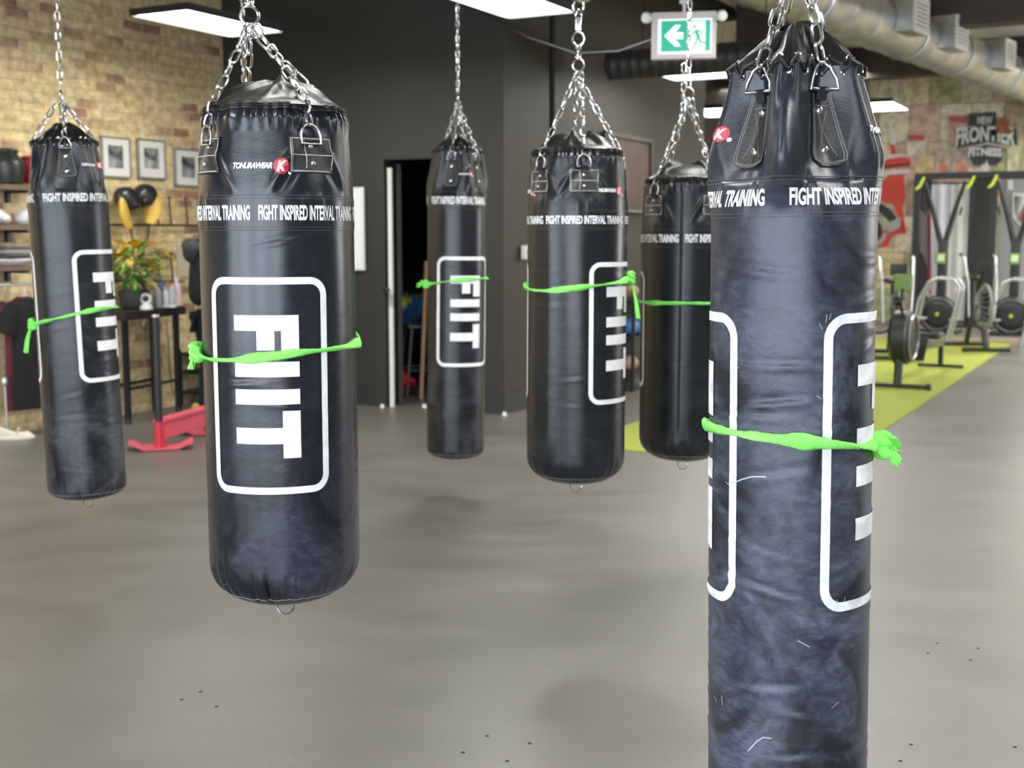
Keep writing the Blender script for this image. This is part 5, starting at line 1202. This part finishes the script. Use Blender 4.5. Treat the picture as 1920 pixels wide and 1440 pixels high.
# gym sign
O=FW(1850,265); e=empty('gym_sign',O,0,'dark badge shaped gym sign with white block lettering high on the far wall','sign'); SD=mat('sign_dark',(.035,.04,.045),.5); SW=mat('sign_letter_white',(.72,.70,.64),.5); SG=mat('sign_grey',(.55,.53,.48),.6)
fpoly('upper_shield',[(1816,214),(1868,210),(1868,238),(1850,235),(1832,238),(1816,236)],SD,e,.02,.03,O)
fpoly('letter_board',[(1792,244),(1850,236),(1906,242),(1908,272),(1850,266),(1793,278)],SD,e,.03,.03,O)
fpoly('lower_shield',[(1815,279),(1850,271),(1881,277),(1879,300),(1868,310),(1826,310),(1818,296)],SD,e,.02,.03,O)
fpoly('grey_rule',[(1806,282),(1850,271),(1897,279),(1897,276),(1850,268),(1806,279)],SG,e,.05,.015,O)
fpoly('mountain',[(1838,318),(1844,306),(1848,310),(1850,300),(1853,309),(1858,318)],SW,e,.05,.015,O)
fpoly('orange_figure',[(1866,244),(1868,232),(1874,222),(1884,218),(1892,226),(1892,240),(1902,246),(1890,252),(1872,250)],mat('rust_orange',(.30,.10,.04),.7,var=.4,vscale=10),e,.07,.02,O)
def wtext(s,x0,x1,y0,y1,m_,name,bold,arch=0):
    a=FW(x0,y1); b=FW(x1,y1); t=FW(x0,y0); w=(b-a).length; h=t.z-a.z; bm=text_bm(s,w,h,bold); slice_bm(bm,.05); dv=(b-a).normalized(); c=(a+t)/2
    for v in bm.verts:
        q=v.co.x/w*2-1; k=1+arch*(1-q*q)*-.5+arch*.3; v.co=c+dv*v.co.x+Vector((0,0,v.co.y*k+arch*.09*(1-q*q)))-U*.085-O
    return link(name,bm,m_,e,smooth=False)
wtext('NEW',1834,1862,219,234,SG,'word_print',.05); wtext('FRONTIER',1794,1905,242,274,SW,'word_print',.035,.6); wtext('FITNESS',1817,1880,279,295,SW,'word_print',.05,.2)
# ---------------------------------------------------------------- black rig with banners
RU_=20.9
def RG(px,py,u=RU_): return onplane(px,py,UV(u,0),U)
a=RG(1716,331); b=RG(1990,331); b.z=a.z; O=Vector((a.x,a.y,0)); e=empty('training_rig',O,math.atan2(V.y,V.x),'black steel training rig with neon hooks standing before the far wall','rig'); Lr=(b-a).length; zt_=a.z; k_=lambda px:(RG(px,400)-a).dot(V)
bm=NB(); box(bm,(Lr/2,0,zt_),(Lr,.10,.10)); link('top_beam',bm,M['black_metal'],e,smooth=False)
for px,w in ((1718,.09),(1822,.08),(1862,.10),(1985,.09)):
    bm=NB(); box(bm,(k_(px),0,zt_/2),(w,.09,zt_-.11)); link('upright',bm,M['black_metal'],e,smooth=False)
nh=mat('neon_hook',(.62,.75,.05),.5)
for px,py in ((1723,347),(1816,345),(1858,343)):
    z=RG(px,py).z; x=k_(px); bm=NB(); tube(bm,[(x+.07,-.07,z+.12),(x+.02,-.12,z-.02),(x-.04,-.16,z-.08)],[.022,.03,.02],8); link('j_hook',bm,nh,e)
def banner(x0,x1,y0,y1,m_,lb,u=21.45,folds=0,extra=()):
    a=RG(x0,y0,u); b=RG(x1,y0,u); z0=RG(x0,y1,u).z; b.z=a.z; w=(b-a).length; O_=a; e=empty('banner',O_,math.atan2(V.y,V.x),lb,'banner')
    n=max(2,int(w/.03)); bm=NB(); pr=[(w*i/n,.018*math.sin(i*1.1)*folds) for i in range(n+1)]
    pts=[(x,y) for x,y in pr]+[(x,y+.012) for x,y in reversed(pr)]
    prism(bm,pts,-(a.z-z0),lambda x,y,w_:Vector((x,y,w_))); link('banner_cloth',bm,m_,e,smooth=False)
    bm=NB(); bar(bm,(-.03,0,.01),(w+.03,0,.01),.014,8); link('banner_rod',bm,M['black_metal'],e)
    for nm,poly_,mm in extra:
        bm=NB(); P3=[RG(x,y,u)-O_ for x,y in poly_]; prism(bm,[(p.dot(V),p.z) for p in P3],.008,lambda x,y,w_:Vector((x,-.03-w_,y))); link(nm,bm,mm,e,smooth=False)
    return e
PUR=mat('plum_cloth',(.055,.04,.045),.8); MAU=mat('mauve_cloth',(.22,.17,.18),.8); CRM=mat('crimson_cloth',(.45,.04,.06),.8); GR2=mat('grey_cloth',(.34,.34,.33),.8)
banner(1724,1747,337,600,PUR,'dark plum banner with mauve and red pieces hanging left in the rig',extra=(('mauve_panel',[(1725,392),(1736,402),(1745,388),(1745,520),(1732,480),(1725,470)],MAU),('red_strip',[(1740,400),(1746,400),(1746,560),(1740,540)],CRM)))
banner(1748,1782,345,600,mat('white_cloth',(.80,.80,.84),.8),'bright white curtain hanging in the rig behind the left ski machine',folds=1)
banner(1784,1818,345,600,mat('offwhite_cloth',(.74,.73,.68),.8),'off-white curtain with a red patch, hanging right of the white one',folds=1,extra=(('red_patch',[(1817,395),(1823,392),(1823,440),(1817,443)],CRM),))
banner(1828,1858,335,600,mat('olive_black_cloth',(.05,.05,.04),.8),'wide dark olive banner hanging in the middle of the rig')
banner(1878,1930,335,600,GR2,'grey banner with white, black and red slanted pieces at the right edge',extra=(('white_block',[(1890,337),(1900,337),(1900,356),(1890,356)],WHT),('black_block',[(1902,368),(1918,368),(1908,408),(1902,402)],BLK),('white_slash',[(1899,362),(1925,362),(1925,372),(1906,412),(1925,428),(1925,434),(1899,408)],WHT),('red_piece',[(1920,390),(1930,390),(1930,425),(1914,412)],CRM)))
# ---------------------------------------------------------------- ski machines
GL=mat('machine_green',(.16,.26,.05),.4,emis=0); RUB=mat('machine_black',(.018,.02,.018),.4); GLO=mat('hub_green',(.45,.60,.03),.5)
def ski(px,u,lb):
    k=(px-960)/F/math.cos(PITCH)*math.cos(0); y=u/(.469*k*math.cos(PITCH)+.883); x=(px-960)/F*y*1.007; z0=.052
    e=empty('ski_machine',(x,y,z0),RZU-.0,lb,'ski machine')
    # local +Y = U (away), -Y toward the hall
    bm=NB(); lathe(bm,[(0,-.09),(.19,-.09),(.255,-.06),(.285,0),(.285,.05),(.25,.09),(0,.10)],36,(0,-.15,.295),Rto((0,-1,0))); link('flywheel_housing',bm,RUB,e)
    bm=NB(); tube(bm,[(.235*math.cos(a),-.235,.295+.235*math.sin(a)) for a in [2*PI*q/36 for q in range(36)]],.020,8,closed=True); link('guard_ring',bm,mat('guard_grey',(.10,.10,.09),.35) if 'guard_grey' not in bpy.data.materials else bpy.data.materials['guard_grey'],e)
    bm=NB(); lathe(bm,[(0,0),(.15,0),(.15,.02),(.035,.025),(0,.025)],28,(0,-.245,.295),Rto((0,-1,0))); link('flywheel_cover',bm,M['black_plastic'],e)
    bm=NB(); lathe(bm,[(0,0),(.030,0),(.026,.02),(0,.024)],16,(0,-.27,.295),Rto((0,-1,0))); link('hub_badge',bm,GLO,e)
    bm=NB(); box(bm,(0,0,.92),(.13,.10,1.0),bev=.012); link('column',bm,RUB,e)
    bm=NB(); box(bm,(0,0,.02),(.6,.5,.04),bev=.006); link('base',bm,RUB,e)
    for s in (-1,1):
        bm=NB(); tube(bm,[(s*.03,0,1.36),(s*.15,-.02,1.82),(s*.29,-.05,2.28)],[.045,.036,.028],10); link('pulley_arm',bm,RUB,e)
        bm=NB(); tube(bm,[(s*.29,-.08,2.26),(s*.28,-.10,2.0),(s*.27,-.1,1.9)],.006,6); tube(bm,[(s*.27,-.1,1.9),(s*.24,-.1,1.78)],.018,8) ; link('cord_handle',bm,RUB,e)
    bm=NB(); box(bm,(-.01,-.10,1.13),(.14,.05,.17),bev=.01); box(bm,(0,-.06,1.13),(.04,.06,.04)); link('monitor',bm,GL,e)
    bm=NB(); box(bm,(0,-.128,1.14),(.10,.006,.10)); link('monitor_screen',bm,mat('screen_pale_%d'%px,(.55,.70,.38),.3),e)
    return e
ski(1757,19.6,'black standing ski machine with a green hub, left one before the white curtains'); ski(1893,19.6,'black standing ski machine with a green hub, right one by the frame edge')
def walker(px,u,lb):
    k=(px-960)/F; y=u/(.469*k+.883); x=k*y*1.007; e=empty('tube_stand',(x,y,.013),RZU,lb,'stand')
    z0=0.0
    for s in (-.1,.25):
        bm=NB(); pts=[(-.36,s,z0),(-.24,s,.62),(-.12,s,.86),(.0,s,.92),(.22,s,.90),(.30,s,.80),(.24,s,.45),(.14,s,z0)]
        P2=[]; 
        for i in range(len(pts)-1):
            for j in range(4): P2.append(Vector(pts[i]).lerp(Vector(pts[i+1]),j/4))
        P2.append(Vector(pts[-1])); tube(bm,P2,.022,8); link('bent_tube',bm,M['silver'],e)
    for x_,z in ((-.27,.34),(.19,.34)): bm=NB(); bar(bm,(x_,-.1,z),(x_,.25,z),.018,8); link('cross_tube',bm,M['silver'],e)
    bm=NB(); box(bm,(-.20,-.14,.36),(.16,.05,.03),bev=.006); link('foot_peg',bm,M['silver'],e)
walker(1752,18.1,'silver bent tube stand in front of the left ski machine'); walker(1890,18.1,'silver bent tube stand in front of the right ski machine')
# ---------------------------------------------------------------- air bikes
def bike(px,d,rz,lb):
    y=d; x=(px-960)/F*y*1.007; e=empty('air_bike',(x,y,.012),rz,lb,'exercise bike')
    # local +x = rider's forward
    bm=NB(); tube(bm,[(.35+.0*math.cos(a),-.06,.0) for a in [0,1]] if 0 else [(.36+.29*math.cos(a),0,.58+.29*math.sin(a)) for a in [2*PI*q/30 for q in range(30)]],.022,8,closed=True)
    for q in range(20):
        a=2*PI*q/20
        for s in (-1,1): tube(bm,[(.36+.28*math.cos(a),s*.01,.58+.28*math.sin(a)),(.36+.2*math.cos(a+.1),s*.085,.58+.2*math.sin(a+.1)),(.36+.05*math.cos(a),s*.10,.58+.05*math.sin(a))],.004,5)
    link('fan_cage',bm,mat('cage_grey',(.22,.22,.20),.4) if 'cage_grey' not in bpy.data.materials else bpy.data.materials['cage_grey'],e)
    bm=NB()
    for q in range(6):
        m_=Matrix.Translation((.36,0,.58))@Matrix.Rotation(q*PI/3,4,'Y'); prism(bm,[(.04,-.03),(.22,-.06),(.22,.06),(.04,.03)],.006,lambda a,b,w:m_@Vector((a,b,w)))
    link('fan_blades',bm,M['black_plastic'],e)
    bm=NB(); tube(bm,[(.36,0,.30),(.0,0,.34),(-.28,0,.30)],.035,10); tube(bm,[(-.15,0,.32),(-.22,0,.90)],.03,10); tube(bm,[(.0,0,.34),(.03,0,.6),(.12,0,.92),(.27,0,1.06)],.028,10); tube(bm,[(.36,.0,.3),(.5,0,.06)],.04,10); tube(bm,[(-.28,0,.3),(-.4,0,.06)],.035,10); link('frame',bm,RUB,e)
    for x_ in (.5,-.4): bm=NB(); bar(bm,(x_,-.3,.045),(x_,.3,.045),.03,10); link('stabiliser_bar',bm,RUB,e)
    bm=NB(); blob(bm,(-.24,0,.95),(.15,.12,.045),None,2,.1); link('saddle',bm,M['black_plastic'],e)
    for s in (-1,1):
        bm=NB(); tube(bm,[(.22,s*.16,.45),(.20,s*.18,.9),(.05,s*.2,1.22),(-.05,s*.2,1.25)],.017,8); link('moving_arm',bm,M['silver'],e)
        bm=NB(); tube(bm,[(-.05,s*.2,1.25),(-.15,s*.2,1.26)],.023,8); link('hand_grip',bm,RUB,e)
        bm=NB(); bar(bm,(.0,s*.06,.34),(s*.14,s*.12,.30),.014,8); box(bm,(s*.15,s*.17,.30),(.10,.09,.025),bev=.004); link('pedal_crank',bm,RUB,e)
    bm=NB(); box(bm,(.26,0,1.10),(.04,.2,.14),bev=.01); link('console',bm,RUB,e); bm=NB(); box(bm,(.237,0,1.10),(.006,.15,.09)); link('console_screen',bm,GL,e)
    return e
bike(1672,15.2,AU+.9+PI,'black air bike with grey fan cage right beside the tall scuffed bag'); bike(1825,16.3,AU+1.0+PI,'black air bike with grey fan cage between the two ski machines')
# ---------------------------------------------------------------- rowing machine
a=G(1682,731); b=G(1768,690); dv=(b-a); dv.z=0; Lr=2.1; e=empty('rowing_machine',(a.x,a.y,.012),math.atan2(dv.y,dv.x),'black rowing machine on the turf beside the tall scuffed bag, flywheel towards the bag','rowing machine')
bm=NB(); bar(bm,(0,-.30,.03),(0,.30,.03),.022,10); link('front_foot',bm,RUB,e)
for s in (-.3,.3): bm=NB(); lathe(bm,[(0,-.02),(.032,-.02),(.032,.02),(0,.02)],14,(0,s,.034),Rto((0,1,0))); link('transport_wheel',bm,RUB,e)
bm=NB(); tube(bm,[(.0,0,.03),(.04,0,.3),(.12,0,.62)],[.05,.055,.07],12,flat=(1,.8,0)); link('front_leg',bm,RUB,e)
bm=NB(); lathe(bm,[(0,-.10),(.22,-.10),(.27,-.06),(.27,.06),(.22,.10),(0,.10)],32,(.16,0,.50),Rto((0,1,0))); link('flywheel_housing',bm,RUB,e)
bm=NB(); tube(bm,[(.16+.22*math.cos(q),-.105,.50+.22*math.sin(q)) for q in [2*PI*k/28 for k in range(28)]],.014,6,closed=True); link('guard_ring',bm,M['galv'],e)
bm=NB(); box(bm,(1.25,0,.34),(1.9,.07,.09),rot=Matrix.Rotation(.04,3,'Y'),bev=.01); link('rail',bm,mat('rail_olive_grey',(.10,.11,.05),.4),e)
bm=NB(); box(bm,(1.35,0,.44),(.28,.32,.07),bev=.03); link('sliding_seat',bm,M['black_plastic'],e)
for s in (-1,1): bm=NB(); box(bm,(.55,s*.10,.36),(.30,.12,.03),rot=Matrix.Rotation(-.75,3,'Y'),bev=.008); link('foot_plate',bm,M['black_plastic'],e)
bm=NB(); bar(bm,(2.18,0,.30),(2.2,0,.03),.03,10); bar(bm,(2.2,-.25,.03),(2.2,.25,.03),.02,10); link('rear_leg',bm,RUB,e)
bm=NB(); tube(bm,[(.14,0,.70),(.02,0,.85),(.08,0,.98)],.016,8); link('monitor_arm',bm,RUB,e); bm=NB(); box(bm,(.10,0,1.04),(.05,.17,.17),bev=.01); link('monitor',bm,GL,e)
bm=NB(); tube(bm,[(.45,-.22,.55),(.45,0,.57),(.45,.22,.55)],.016,8); link('pull_handle',bm,RUB,e)
